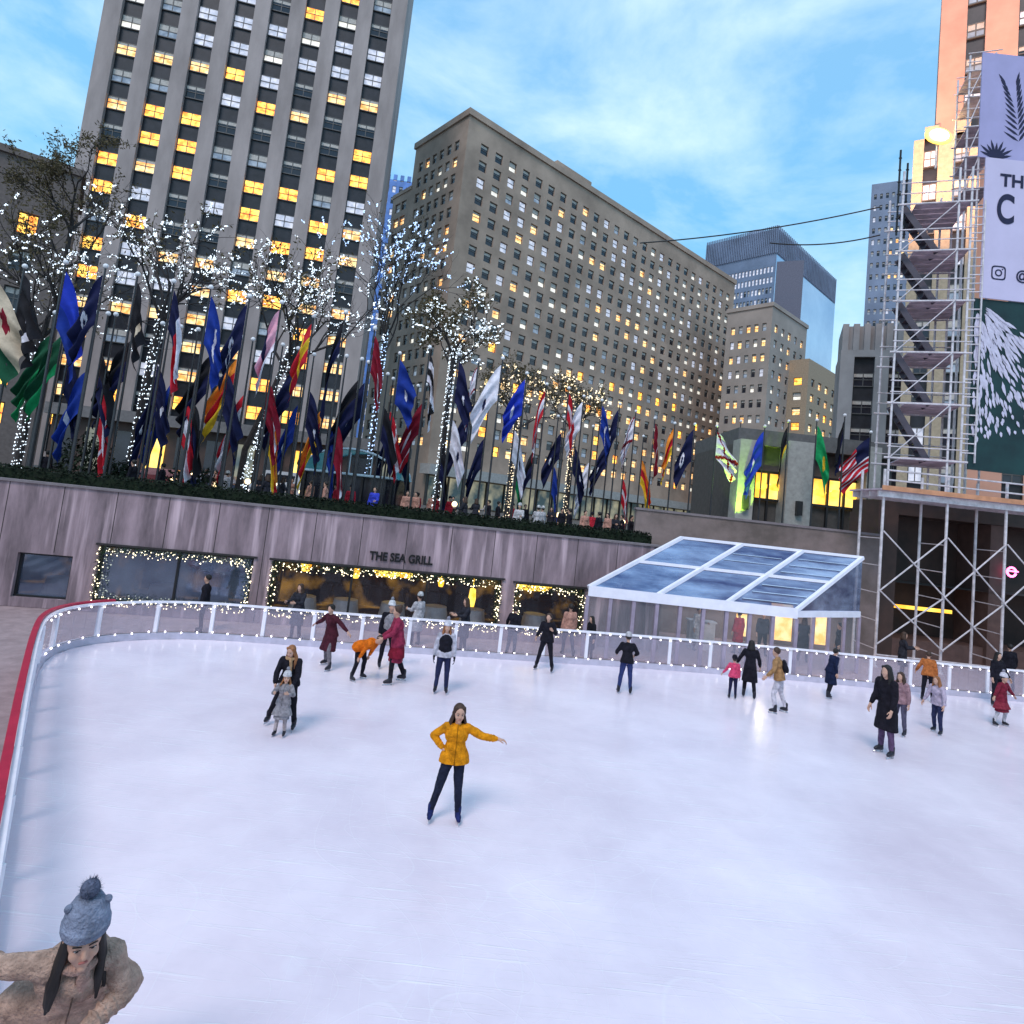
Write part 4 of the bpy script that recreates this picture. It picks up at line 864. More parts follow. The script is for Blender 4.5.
dsn('black_gold', ['black', 'yellow', 'white'], lambda u, v: 1 if v > .8 else 0)
PH = 8.6
def pole(x, y, label, h=PH):
    r_ = empty('flagpole', (x, y, PZ), 0, label, 'flagpole', 'flagpoles round the sunken rink')
    b = MB(); b.path([(0, 0, 0), (0, 0, h * .6), (0, 0, h)], [.055, .045, .034], 8); b.build('shaft', polem, r_)
    b = MB(); b.ell((0, 0, h + .09), (.1, .1, .1), nu=10, nv=6); b.build('finial', ballm, r_)
    b = MB(); b.path([(0, 0, 0), (0, 0, .1), (0, 0, .2)], [.2, .17, .08], 10); b.build('base', polem, r_)
    return r_
def flag(x, y, ztop, dsg, label, side=1, L=2.5, hoist=1.5, droop=66, yaw=0, seed=0):
    rr = random.Random(seed); cols, fn = D[dsg]; nu_, nv_ = 26, 20; b = MB()
    dv = Vector((side * math.cos(yaw), math.sin(yaw), 0)); nn = Vector((-dv.y, dv.x, 0)); dr_ = R(droop); ph = rr.uniform(0, 6); am = rr.uniform(.13, .24); kf = rr.uniform(2.2, 3.4)
    def P(i, j):
        u, v = i / nu_, j / nv_; dl = dr_ * (1 - .35 * math.exp(-3 * u)); c, s = math.cos(dl), math.sin(dl)
        sh = 1 - .32 * u * (1 - .3 * v); wob = am * (u ** .6) * math.sin(6.283 * kf * (v * .8 + u * .35) + ph) + .06 * u * math.sin(11 * u + ph * 2)
        return dv * (u * L * c * (1 - .18 * v) + .05 + .05 * math.sin(6 * v + ph) * u) + nn * wob + Vector((0, 0, -(u * L * s) - v * hoist * sh))
    for j in range(nv_ + 1):
        for i in range(nu_ + 1): b.v.append(tuple(P(i, j)))
    for j in range(nv_):
        for i in range(nu_):
            a = j * (nu_ + 1) + i; b.f.append((a, a + 1, a + nu_ + 2, a + nu_ + 1)); b.m.append(fn((i + .5) / nu_, (j + .5) / nv_))
    o = b.build('flag', [FM[c] for c in cols], smooth=True); o.location = (x, y, ztop); tag(o, label, 'flag', 'flags round the sunken rink'); return o
FL = [  # pole top u, v, design, side, droop, length, hoist, description
 (-14, 258, 'beige_seal', 1, 50, 3.0, 2.2, 'beige flag with a dark red seal'), (25, 266, 'black_seal', 1, 60, 2.6, 1.5, 'black flag with a white round seal'),
 (66, 262, 'blue', 1, 66, 2.6, 1.8, 'bright blue flag'), (106, 266, 'navy_seal', -1, 70, 2.4, 1.6, 'navy flag with a white ring'),
 (138, 274, 'navy_beige', 1, 72, 2.2, 1.5, 'black flag with a beige emblem'), (174, 281, 'lone', 1, 74, 3.1, 1.3, 'flag of navy, white and red fields'),
 (211, 287, 'royal_arc', 1, 68, 2.4, 1.6, 'royal blue flag with a white crescent'), (250, 296, 'navy_arc', -1, 70, 2.3, 1.5, 'navy flag with a thin white ring'),
 (282, 302, 'pink_n', -1, 74, 2.4, 1.4, 'pink flag with a navy block'), (314, 316, 'red_yellow', -1, 72, 2.3, 1.4, 'red flag with yellow bands'),
 (346, 312, 'black', -1, 82, 3.2, 1.2, 'narrow black flag hanging straight down'), (375, 328, 'crimson', 1, 72, 2.4, 1.4, 'crimson flag with a white bar'),
 (400, 353, 'royal', 1, 55, 2.0, 1.9, 'royal blue flag with a small white disc'), (430, 347, 'bw', 1, 78, 2.8, 1.1, 'black flag with white diagonal bars'),
 (459, 354, 'navy', 1, 64, 2.4, 1.7, 'plain navy flag with a white spot'), (479, 360, 'white_red_x', -1, 80, 2.6, 1.0, 'narrow white flag with thin dark red bars'),
 (503, 358, 'white_mark', -1, 62, 2.9, 1.5, 'white flag with a small dark disc'), (527, 373, 'blue_star', -1, 60, 2.2, 1.6, 'blue flag with a white disc'),
 (547, 384, 'red_white_red', -1, 82, 3.0, 1.2, 'flag of red, white and red bands'), (569, 388, 'cross', 1, 76, 2.4, 1.2, 'red flag with a white cross'),
 (584, 396, 'red_disc', -1, 66, 2.2, 1.4, 'white flag with a large red disc'), (602, 400, 'royal_arc', 1, 70, 2.2, 1.4, 'blue flag with a thin white crescent'),
 (620, 404, 'navy', -1, 72, 2.2, 1.4, 'navy flag right of the blue crescent'), (636, 411, 'white_red_x', -1, 70, 2.2, 1.3, 'white flag crossed with dark red'),
 (655, 418, 'crimson', 1, 78, 2.2, 1.2, 'crimson flag hanging close to its pole'), (675, 423, 'orange_band', -1, 74, 2.2, 1.3, 'flag of orange, red and yellow bands'),
 (695, 424, 'navy_seal', -1, 62, 2.3, 1.6, 'navy flag near the lit shop'), (717, 426, 'white_red_x', 1, 48, 2.2, 1.3, 'broad white flag with a dark red diagonal cross'),
 (741, 421, None, 1, 0, 0, 0, ''), (765, 426, 'blue_star', -1, 66, 2.6, 1.7, 'bright blue flag with a white disc'), (789, 421, 'black_gold', -1, 82, 2.6, 1.1, 'narrow black flag with a yellow edge'),
 (817, 420, 'green_disc', 1, 70, 2.5, 1.6, 'green flag with a yellow disc'), (845, 415, 'black', -1, 86, 2.2, .9, 'narrow black flag before the grey piers'), (871, 432, 'stripes', -1, 50, 2.5, 1.7, 'striped red and white flag')]
pts = []
for k, (u, v, d_, sd_, dp, L_, hs, ds) in enumerate(FL):
    p = atz(u, v, PZ + PH + .1)
    if p.y > 41 or p.y < 0: q = at(u, v, 39); p = q
    pts.append(p); h = (p.z - PZ - .1)
    pole(p.x, p.y, ('tall pole flying the ' + ds) if d_ else 'tall grey pole without a flag beside the green lit pier', h)
    if d_:
        s_ = (p.y / 30) if p.y > 30 else 1
        flag(p.x, p.y, p.z - .25 - .1, d_, ds + ' on its own pole', sd_, L_ * 1.02 * s_ ** .35, hs * 1.2 * s_ ** .3, min(dp + 5, 84) if d_ != 'stripes' else dp, random.Random(k).uniform(-.35, .35), k)
# second, rearmost row of poles with smaller furled flags
SR = [(36, 'dgreen'), (57, 'navy'), (78, 'royal'), (98, 'cross'), (118, 'black'), (147, 'navy'), (166, 'royal'), (184, 'red_white_red'), (203, 'black'), (220, 'navy'), (241, 'red_white_red'), (272, 'orange_band'), (288, 'navy'), (305, 'navy'), (322, 'orange_band'), (338, 'crimson'), (354, 'black'), (382, 'black'), (394, 'navy'), (408, 'black'), (422, 'crimson'), (452, 'white_mark'), (487, 'navy'), (521, 'dgreen'), (564, 'navy'), (577, 'navy'), (594, 'white_mark'), (628, 'cross'), (48, 'dgreen'), (90, 'black'), (155, 'navy'), (192, 'black'), (229, 'orange_band'), (262, 'crimson'), (297, 'royal'), (330, 'royal'), (361, 'navy'), (388, 'cross'), (414, 'red_white_red'), (445, 'black'), (470, 'navy'), (515, 'white_mark'), (538, 'black'), (558, 'royal'), (611, 'navy'), (645, 'orange_band')]
dsn('dgreen', ['dgreen', 'green', 'white'], lambda u, v: 1 if v > .7 else 0)
RD = {'dgreen': 'dark green', 'black': 'black and navy', 'navy': 'plain navy', 'orange_band': 'orange and red', 'crimson': 'crimson', 'royal': 'royal blue', 'cross': 'red and white', 'red_white_red': 'red, white and red', 'white_mark': 'white'}
for k, (u, d_) in enumerate(SR):
    i = min(range(len(pts)), key=lambda i: abs(FL[i][0] - u)); b0 = pts[i]; j = i + 1 if FL[i][0] < u else i - 1; b1 = pts[max(0, min(j, len(pts) - 1))]
    t = (u - FL[i][0]) / (FL[j][0] - FL[i][0]); q = b0.lerp(b1, t); p = at(u, 420, q.y * 1.09 + .3); h = PH * .86
    nb_ = FL[i][7] or 'green lit pier'
    pole(p.x, p.y, 'slimmer pole behind the ' + nb_, h)
    flag(p.x, p.y, PZ + h - .9 - .75 * (k % 4), d_, 'small ' + RD[d_] + ' flag behind the ' + nb_, 1 if k % 2 else -1, 2.7, 1.7, 68 + k % 4 * 4, 0, 100 + k)
# ------------------------------------------------------------------ plaza furniture
gk = empty('glass_kiosk', tuple(at(345, 500, 33).xy) + (PZ,), R(-6), 'dark glazed kiosk under a curved teal roof behind the flags', 'kiosk')
b = MB(); W_ = 5.2
for k in range(12):
    a0, a1 = math.pi * k / 12, math.pi * (k + 1) / 12; zz = lambda a: 2.25 + 1.35 * math.sin(a)
    b.face([(-W_ / 2 * math.cos(a0), 0, zz(a0)), (-W_ / 2 * math.cos(a1), 0, zz(a1)), (-W_ / 2 * math.cos(a1), 3, zz(a1)), (-W_ / 2 * math.cos(a0), 3, zz(a0))])
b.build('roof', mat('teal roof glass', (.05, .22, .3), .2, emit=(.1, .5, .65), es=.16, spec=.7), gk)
for s_ in (0, 3):
    b = MB(); b.path([(-W_ / 2 * math.cos(math.pi * k / 12), s_, 2.25 + 1.35 * math.sin(math.pi * k / 12)) for k in range(13)], .06, 6); b.path([(-W_ / 2, s_, 2.25), (W_ / 2, s_, 2.25)], .07, 6)
    for x in (-1.2, 0, 1.2): b.path([(x, s_, 2.25), (x, s_, 3.4)], .04, 5)
    b.build('arch_frame', mat('pale blue steel', (.35, .5, .6), .4) if s_ == 0 else bpy.data.materials['pale blue steel'], gk)
b = MB(); b.b2(-W_ / 2, W_ / 2, .1, 2.9, 0, 2.2); b.build('glazing', win_dark, gk)
for x in (-2.4, -.8, .8, 2.4): b = MB(); b.b2(x - .06, x + .06, -.02, .09, 0, 2.2); b.build('mullion', dfr, gk)
b = MB(); rr = random.Random(2)
lamps = MB()
bw = empty('light_bollard', (0, 0, 0)); b = MB(); b.path([(0, 0, 0), (0, 0, .85)], .07, 8); b.build('post', dfr, bw); b = MB(); b.ell((0, 0, .98), (.15, .15, .15), nu=10, nv=6); b.build('globe', mat('lamp globe', (1, .9, .7), .3, emit=(1, .72, .35), es=4, var=0), bw); bk = list(bw.children)
for k, (u, Y) in enumerate(((170, 29), (186, 31), (214, 30), (245, 33), (262, 31), (272, 34), (300, 37), (455, 34), (478, 36), (560, 38), (588, 37), (625, 39), (660, 40), (702, 41))):
    if k == 0: t = bw
    else:
        t = bw.copy(); col.objects.link(t)
        for c in bk: q = c.copy(); col.objects.link(q); q.parent = t
    p = at(u, 500, Y); t.location = (p.x, p.y, PZ + .3 * (k % 2)); tag(t, 'small globe lamp post glowing on the plaza among the flagpoles', 'lamp', 'globe lamps on the plaza')
# vehicles along the street behind the left flags
def car(u, Y, body, label, rz, cat='car', van=False):
    p = at(u, 500, Y); r_ = empty('parked_car', (p.x, p.y, PZ), rz, label, cat); m = mat('car paint ' + label[:10], body, .25, coat=.6, var=.05)
    prof = [(-2.2, .35), (-2.25, .75), (-2.1, .95), (-1.3, 1.02), (-.75, 1.45), (.9, 1.47), (1.6, 1.02), (2.15, .92), (2.25, .6), (2.2, .35)]
    if van: prof = [(-2.5, .35), (-2.5, 1.1), (-2.0, 1.35), (-1.6, 2.1), (2.5, 2.15), (2.55, .35)]
    b = MB(); N = len(prof); ys = [(-.86, 1), (.86, 1)]
    L_ = [(x, -.86 if z < 1.1 else -.68, z) for x, z in prof]; Rr = [(x, -y, z) for x, y, z in L_]; b.add(L_ + Rr, [tuple(range(N)), tuple(range(2 * N - 1, N - 1, -1))] + [(i, i + N, (i + 1) % N + N, (i + 1) % N) for i in range(N)])
    b.build('body', m, r_); b = MB()
    z0, z1 = (1.3, 1.9) if van else (1.06, 1.38)
    for s_ in (-1, 1): b.face([(-1.15 if not van else -1.7, s_ * .83 if not van else s_ * .7, z0), (1.3 if not van else .3, s_ * .83 if not van else s_ * .7, z0), (.8 if not van else .3, s_ * .71, z1), (-.7 if not van else -1.5, s_ * .71, z1)])
    b.build('window', win_dark, r_)
    for x in (-1.4, 1.4):
        for s_ in (-1, 1): b = MB(); b.path([(x, s_ * .72, .33), (x, s_ * .9, .33)], .33, 16); w_ = b.build('wheel', dfr, r_); b = MB(); b.path([(x, s_ * .9, .33), (x, s_ * .915, .33)], .2, 12); b.build('rim', tube_m, w_)
    for s_ in (-1, 1): b = MB(); b.ell((2.2, s_ * .6, .68), (.06, .17, .09), nu=8, nv=5); b.build('headlight', bulbw, r_); b = MB(); b.b2(-2.27, -2.2, s_ * .6 - .15, s_ * .6 + .15, .65, .8); b.build('tail_light', bpy.data.materials['flag cloth red'], r_)
car(215, 40, (.03, .04, .07), 'dark blue car parked on the street behind the left flags', R(3)); car(290, 41, (.5, .5, .52), 'white van parked behind the left flags beside the kiosk', R(3), 'van', True); car(160, 40, (.12, .006, .01), 'dark red car parked on the street behind the second lit tree', R(3))
# street level shopfront at the foot of the tower
a = at(40, 470, 55); c = at(395, 500, 55); fs = empty('arcade', (a.x, 55, PZ), R(5), 'dark street level shop arcade at the foot of the tall tower', 'building'); WW = c.x - a.x
b = MB(); b.b2(0, WW, .4, 6, 0, 5.2); b.build('wall', dk, fs); b = MB(); b.b2(-.2, WW + .2, -.6, 6.1, 5.2, 6.2); b.build('fascia', mat('arcade stone', (.15, .14, .14), .8), fs)
for k in range(12):
    x = WW * k / 12 + .5; b = MB(); b.b2(x, x + WW / 12 - 1, .2, .38, .6, 4.4); b.build('shop_window', [win_dark, shop, win_dark, glow, win_dark][k % 5], fs)
# ------------------------------------------------------------------ people
skin_m = mat('skin', (.55, .32, .23), .55, var=.08, scale=5); skin_d = mat('darker skin', (.24, .13, .09), .55, var=.08, scale=5)
hairs = {k: mat(k + ' hair', v, .6, var=.4, scale=14, stretch=(1, 1, .2)) for k, v in {'black': (.012, .009, .008), 'brown': (.05, .025, .015), 'auburn': (.28, .11, .04), 'dark': (.02, .014, .012)}.items()}
bootb = mat('black skate leather', (.012, .012, .02), .4, var=.2); bladem = mat('skate steel', (.6, .62, .66), .25, metal=.9); lipm = mat('lips', (.38, .13, .11), .5); eyem = mat('dark eye', (.02, .015, .015), .2); eyew = mat('eye white', (.75, .72, .7), .3)
def dirv(a, b, s): a, b = R(a), R(b); return Vector((s * math.sin(b), -math.sin(a) * math.cos(b), -math.cos(a) * math.cos(b)))
_hand = {}
def hand_mesh(curl):     # fingers down -Z, palm facing -Y, thumb on +X
    if curl in _hand: return _hand[curl]
    b = MB(); b.ell((0, 0, -.045), (.04, .016, .052)); b.cone((0, 0, .03), (0, 0, -.02), .026, .028)
    for x, L in ((.030, .066), (.010, .076), (-.010, .070), (-.029, .054)):
        p = Vector((x, 0, -.082)); a = R(8 + curl * .5)
        for k, f in enumerate((.48, .30, .22)):
            q = p + Vector((x * .12, -math.sin(a), -math.cos(a))) * L * f * 1.15; b.cone(p, q, .0092 - .001 * k, .0084 - .001 * k, 8); p = q; a += R(curl)
    p = Vector((.03, -.004, -.02)); q = Vector((.056, -.014, -.052)); r_ = Vector((.058, -.026, -.082)); b.cone(p, q, .013, .0105, 8); b.cone(q, r_, .010, .0088, 8)
    _hand[curl] = remesh(b, 'hand', [skin_m], .0036, 2, link=False); return _hand[curl]
def basis(z, xh):
    z = z.normalized(); y = z.cross(xh).normalized(); x = y.cross(z); return Matrix((x, y, z)).transposed()
REST = dict(lean=(4, 0), head=(0, 0), armL=(0, 12, 15, 8), armR=(0, 12, 15, 8), legL=(4, 5, -4, 4), legR=(4, 5, -4, 4))
def person(label, cat, loc, rz, H, pose, skin=None, hair=('short', 'dark'), hat=None, top=('jacket', (.02, .02, .03)), pants=(.02, .02, .03), skates=True, boots=(.012, .012, .02), skirt=None, gloves=None, vest=None, pack=None, scarf=None, detail=1, group=None, headscale=1.05, fat=1.3, armfat=1.15, legs_only=False, kids=1.0):
    ps = dict(REST); ps.update(pose); vx = {0: .024, 1: .017, 2: .0085, 3: .006}[detail]
    f, sd_ = R(ps['lean'][0]), R(ps['lean'][1]); U = Vector((math.sin(sd_), -math.sin(f), math.cos(f) * math.cos(sd_))).normalized()
    X = Vector((1, 0, 0)); X = (X - U * X.dot(U)).normalized(); Yb = U.cross(X); B = Matrix((X, Yb, U)).transposed()
    P = Vector((0, 0, 0)); hs = headscale * kids
    sh = {s: P + U * .475 + X * s * .165 for s in (1, -1)}; hp = {s: P + X * s * .085 - U * .02 for s in (1, -1)}
    nk = P + U * .53; yaw, pit = R(ps['head'][0]), R(ps['head'][1])
    HB = Matrix.Rotation(f * .35, 3, 'X') @ Matrix.Rotation(yaw, 3, 'Z') @ Matrix.Rotation(pit, 3, 'X'); hu = HB @ Vector((0, 0, 1)); hc = nk + (U * .5 + hu * .5).normalized() * .15 * (.6 + .4 * hs) + HB @ Vector((0, -.018, 0))
    arm = {}; leg = {}
    for s, k in ((1, 'L'), (-1, 'R')):
        a = ps['arm' + k]; e = sh[s] + B @ dirv(a[0], a[1], s) * .27; w_ = e + B @ dirv(a[2], a[3], s) * .245; arm[s] = (sh[s], e, w_, (w_ - e).normalized())
        a = ps['leg' + k]; kn = hp[s] + dirv(a[0], a[1], s) * .42; an = kn + dirv(a[2], a[3], s) * .40; leg[s] = (hp[s], kn, an)
    z0 = min(leg[1][2].z, leg[-1][2].z) - (.135 if skates else .085)
    hgt = hc.z + .125 * hs + (.05 if hat else 0) - z0; sc = H / hgt
    root = empty('person', loc, rz, label, cat, group); root.scale = (sc,) * 3; Z = Vector((0, 0, -z0))
    def go(mb, nm, m, vox, sm=3, par=None, rem=True):
        mb.v = [tuple(Vector(v) + Z) for v in mb.v]
        if rem:
            o_ = remesh(mb, nm, m, vox, sm, par or root)
            if nm in ('jacket', 'coat', 'trousers', 'skirt', 'scarf', 'hat', 'vest'):
                amp = .75 if detail > 2 else 1
                if nm == 'hat': amp *= .4
                nrm = [v_.normal.copy() for v_ in o_.data.vertices]; new = []
                for v_, n_ in zip(o_.data.vertices, nrm):      # creases and folds in the cloth
                    q_ = v_.co.copy(); k_ = mnoise.noise(Vector((q_.x * 11, q_.y * 11, q_.z * 7 + len(label)))) * .010 + abs(mnoise.noise(Vector((q_.x * 26 + 5, q_.y * 26, q_.z * 30)))) * -.007
                    new += list(q_ + n_ * k_ * amp)
                o_.data.vertices.foreach_set('co', new); o_.data.update()
            return o_
        return mb.build(nm, m, par or root, True)
    sk = skin or skin_m
    # body: one continuous surface
    b = MB(); b.ell(P - U * .01, (.135, .1, .11), B); b.ell(P + U * .17, (.115, .085, .17), B); b.ell(P + U * .36, (.15, .1, .16), B); b.cone(sh[-1] - U * .01, sh[1] - U * .01, .05, .05)
    b.cone(nk - U * .06, hc - hu * .03, .052, .048)
    for s in (1, -1):
        h, e, w_, d = arm[s]; b.cone(h, e, .048, .036); b.cone(e, w_, .037, .024); h, k_, a = leg[s]; b.cone(h, k_, .078, .05); b.cone(k_, a, .052, .034); b.cone(k_ + (a - k_) * .25, k_ + (a - k_) * .5, .054, .045); b.cone(a, a + Vector((0, -.07, -.045)), .03, .024)
    def hd(x, y, z): return hc + HB @ (Vector((x, y, z)) * hs)
    b.ell(hd(0, .008, .018), tuple(q * hs for q in (.074, .092, .098)), HB, 16, 12); b.ell(hd(0, -.026, -.045), tuple(q * hs for q in (.052, .055, .066)), HB); b.cone(hd(0, -.076, .0), hd(0, -.09, -.026), .009 * hs, .0125 * hs, 8); b.ell(hd(0, -.062, -.096), tuple(q * hs for q in (.02, .018, .015)), HB)
    for s in (1, -1): b.ell(hd(s * .076, .008, -.01), tuple(q * hs for q in (.009, .02, .03)), HB); b.ell(hd(s * .034, -.05, -.03), tuple(q * hs for q in (.026, .028, .03)), HB); b.ell(hd(s * .03, -.07, .019), tuple(q * hs for q in (.02, .013, .008)), HB)
    body = go(b, 'body', [sk] + ([cloth(gloves)] if gloves else []), vx, 6 if detail > 2 else 3)
    if not gloves: body.data.materials.append(sk)
    # add the hands to the same mesh
    import bmesh
    bm = bmesh.new(); bm.from_mesh(body.data)
    for s in (1, -1):
        hm_ = hand_mesh(26 if detail > 1 else 18); d = arm[s][3]; md = -s * X if abs(d.dot(X)) < .7 else Vector((0, 0, -1)); zc = -d; yc = (-md - zc * (-md).dot(zc)).normalized(); xc = yc.cross(zc)
        Q = Matrix((xc, yc, zc)).transposed(); k0 = len(bm.verts); vs = [bm.verts.new(arm[s][2] + d * .02 + Z + Q @ (v.co * (1.1 if gloves else 1))) for v in hm_.vertices]
        for p in hm_.polygons:
            fc = bm.faces.new([vs[i] for i in p.vertices]); fc.material_index = 1; fc.smooth = True
    bm.to_mesh(body.data); bm.free()
    # trousers
    if pants:
        b = MB(); t = .014
        b.ell(P - U * .0, (.15 * fat, .115, .115), B)
        for s in (1, -1): h, k_, a = leg[s]; b.cone(h, k_, .096 + t * .3, .064 + t * .4); b.cone(k_, k_.lerp(a, .9), .064 + t * .3, .046 + t * .6)
        go(b, 'trousers', cloth(pants), vx)
    # top
    st, tc_ = top; b = MB(); t = .031 * fat
    b.ell(P + U * .36, (.155 + t, .108 + t, .165), B); b.ell(P + U * .16, (.125 + t * 1.2, .1 + t, .2), B); b.cone(sh[-1] - U * .015, sh[1] - U * .015, .055 + t * .5, .055 + t * .5); b.cone(nk - U * .06, nk + U * .0, .07, .058)
    b.loft([(P - U * .06 + Z * 0, .15 * fat + t, .12 + t), (P + U * .05, .135 * fat + t, .105 + t), (P + U * .2, .12 + t, .09 + t)], 18, rot=B)
    for s in (1, -1):
        h, e, w_, d = arm[s]; ta = .031 * armfat; b.cone(h, e, .056 + ta * .55, .046 + ta * .45); b.cone(e, e.lerp(w_, .9), .046 + ta * .5, .034 + ta * .4)
        if detail > 1:
            for q in range(4): c = e.lerp(w_, .15 + q * .2); b.ell(c, (.05 + t * .3, .05 + t * .3, .016), basis(d, Vector((1, .2, .1))))
    if st == 'coat':
        kn = (leg[1][1] + leg[-1][1]) / 2; sp_ = abs(leg[1][1].x - leg[-1][1].x) / 2
        b.loft([(kn + Vector((0, 0, -.02)), .15 + sp_ * .8, .17), (P.lerp(kn, .5), .16 + sp_ * .5, .15), (P + U * .05, .15 + t, .12 + t)], 18)
    arm_off = None
    g = go(b, 'coat' if st == 'coat' else 'jacket', cloth(tc_), vx)
    if detail > 1:
        b = MB(); b.path([P - U * .05 + B @ Vector((0, -.13 - t, 0)), P + U * .15 + B @ Vector((0, -.113 - t, 0)), P + U * .36 + B @ Vector((0, -.124 - t, 0)), nk + B @ Vector((0, -.09, 0))], .005, 5); go(b, 'zip', cloth((tc_[0] * .4, tc_[1] * .4, tc_[2] * .4)), vx, par=g, rem=False)
    if vest:
        b = MB(); t2 = t + .016; b.ell(P + U * .34, (.15 + t2, .108 + t2, .19), B); b.ell(P + U * .14, (.128 + t2 * 1.2, .1 + t2, .2), B); go(b, 'vest', cloth(vest), vx)
    if skirt:
        kn = (leg[1][1] + leg[-1][1]) / 2; sp_ = abs(leg[1][1].x - leg[-1][1].x) / 2; b = MB(); b.loft([(P.lerp(kn, .8), .2 + sp_, .2), (P, .16, .13), (P + U * .1, .14, .11)], 20); go(b, 'skirt', cloth(skirt), vx)
    if pack:
        b = MB(); b.ell(P + U * .3 + Yb * .17, (.13, .075, .19), B); b.ell(P + U * .22 + Yb * .22, (.1, .05, .1), B); go(b, 'backpack', cloth(pack), vx)
    if scarf:
        b = MB(); pts_ = [nk + B @ Vector((math.cos(a) * .085, math.sin(a) * .08, .01 - .02 * math.sin(a))) for a in [k * .5 for k in range(13)]]; b.path(pts_, .035, 8); b.cone(nk + B @ Vector((.03, -.1, 0)), nk + B @ Vector((.05, -.15, -.22)), .035, .03); go(b, 'scarf', cloth(scarf), vx)
    # hair and hat
    b = MB(); hst, hcol = hair
    b.ell(hd(0, .022, .034), tuple(q * hs for q in (.085, .094, .098)), HB, 16, 12)
    if not hat:
        for s in (1, -1): b.cone(hd(s * .055, -.03, .085), hd(s * .078, .02, .0), .026 * hs, .02 * hs)
    if hst in ('long', 'mid'):
        L = .30 if hst == 'long' else .15; hw_ = 1.2 if detail == 2 else 1
        NK = 30 if detail > 1 else 9; rk = random.Random(3)
        for k in range(NK):
            a = R(-22 + k * 224 / (NK - 1)); thin = 1 if NK == 9 else .55; p0 = hd(math.cos(a) * .068, math.sin(a) * .075 + .015, 0); p1 = hd(math.cos(a) * .088 * hw_, math.sin(a) * .08 + .03, -.12); dn_ = Vector((0, 0, -1)) * .6 - U * .4
            p2 = p1 + dn_.normalized() * (L - .1) * hs + Vector((math.cos(a) * .02, (-.05 if abs(math.cos(a)) > .7 else .02), 0)); p2 += Vector((rk.uniform(-.02, .02), rk.uniform(-.02, .02), rk.uniform(-.03, .05))) * (NK > 9); pm_ = p1.lerp(p2, .5) + Vector((rk.uniform(-.02, .02), rk.uniform(-.02, .02), 0)) * (NK > 9); b.cone(p0, p1, .032 * hs * thin, .034 * hs * thin, 8); b.cone(p1, pm_, .034 * hs * thin, .028 * hs * thin, 8); b.cone(pm_, p2, .028 * hs * thin, .013 * hs * thin, 8)
    if hst == 'bun': b.ell(hd(0, .08, .11), (.04 * hs,) * 3, HB)
    # carve nothing: the face side stays free because the cap sits back
    go(b, 'hair', hairs[hcol], vx * .8, 2)
    if hat:
        hk, hcl = hat; b = MB(); r3 = tuple(q * hs for q in (.096, .108, .1)); b.loft([(hd(0, .018, .05), .094 * hs, .107 * hs), (hd(0, .016, .07), .097 * hs, .108 * hs), (hd(0, .024, .125), .088 * hs, .096 * hs), (hd(0, .03, .17), .06 * hs, .066 * hs), (hd(0, .032, .185), .015, .015)], 20, rot=HB)
        b.loft([(hd(0, .016, .042), .1 * hs, .112 * hs), (hd(0, .016, .08), .101 * hs, .113 * hs)], 20, rot=HB)
        h_ = go(b, 'hat', cloth(hcl), vx * .8, 2)
        if hk == 'pom':
            b = MB(); rr = random.Random(5)
            for k in range(420):
                d = Vector((rr.gauss(0, 1), rr.gauss(0, 1), rr.gauss(0, 1))).normalized(); c = hd(0, .034, .215); e1 = d.cross(Vector((.3, .2, 1))).normalized() * .006 * hs; b.face([c - e1, c + e1, c + d * rr.uniform(.045, .062) * hs])
            b.ell(hd(0, .034, .215), (.042 * hs,) * 3); go(b, 'pompom', cloth((hcl[0] * .55, hcl[1] * .55, hcl[2] * .6)), vx, par=h_, rem=False)
            if detail > 2:
                for s in (1, -1): b = MB(); b.ell(hd(s * .075, .02, .15), tuple(q * hs for q in (.02, .018, .02)), HB); go(b, 'hat_ear', cloth(hcl), vx, par=h_, rem=False)
    if detail > 1:
        for s in (1, -1):
            b = MB(); b.ell(hd(s * .03, -.073, .006), tuple(q * hs for q in (.0135, .007, .0034 if detail > 2 else .0052)), HB); ew = go(b, 'eye', eyew, vx, rem=False); b = MB(); b.ell(hd(s * .03, -.0775, .0045), tuple(q * hs for q in (.0075, .005, .0028 if detail > 2 else .005)), HB); b.path([hd(s * .016, -.078, .009), hd(s * .03, -.0815, .0105), hd(s * .045, -.072, .007)], .0022 * hs, 5); go(b, 'iris', eyem, vx, par=ew, rem=False)
            b = MB(); b.path([hd(s * .014, -.084, .026), hd(s * .03, -.084, .032), hd(s * .048, -.072, .026)], .0028 * hs, 5); go(b, 'eyebrow', hairs[hcol], vx, rem=False)
        b = MB(); b.ell(hd(0, -.079, -.055), tuple(q * hs for q in (.02, .007, .0055)), HB); go(b, 'mouth', lipm, vx, rem=False)
    # skates or boots
    for s in (1, -1):
        h, k_, a = leg[s]; fd = Matrix.Rotation(R(8 * s), 3, 'Z') @ Vector((0, -1, 0)); b = MB(); b.cone(a + Vector((0, 0, .09)), a + Vector((0, 0, -.02)), .052, .05); b.cone(a - fd * .02 + Vector((0, 0, -.05)), a + fd * .13 + Vector((0, 0, -.055)), .042, .034); b.ell(a + fd * .05 + Vector((0, 0, -.035)), (.05, .09, .04), Matrix.Rotation(R(8 * s), 3, 'Z'))
        bo = go(b, 'skate' if skates else 'boot', bootb if boots == (.012, .012, .02) else cloth(boots), max(vx * .7, .008), 2)
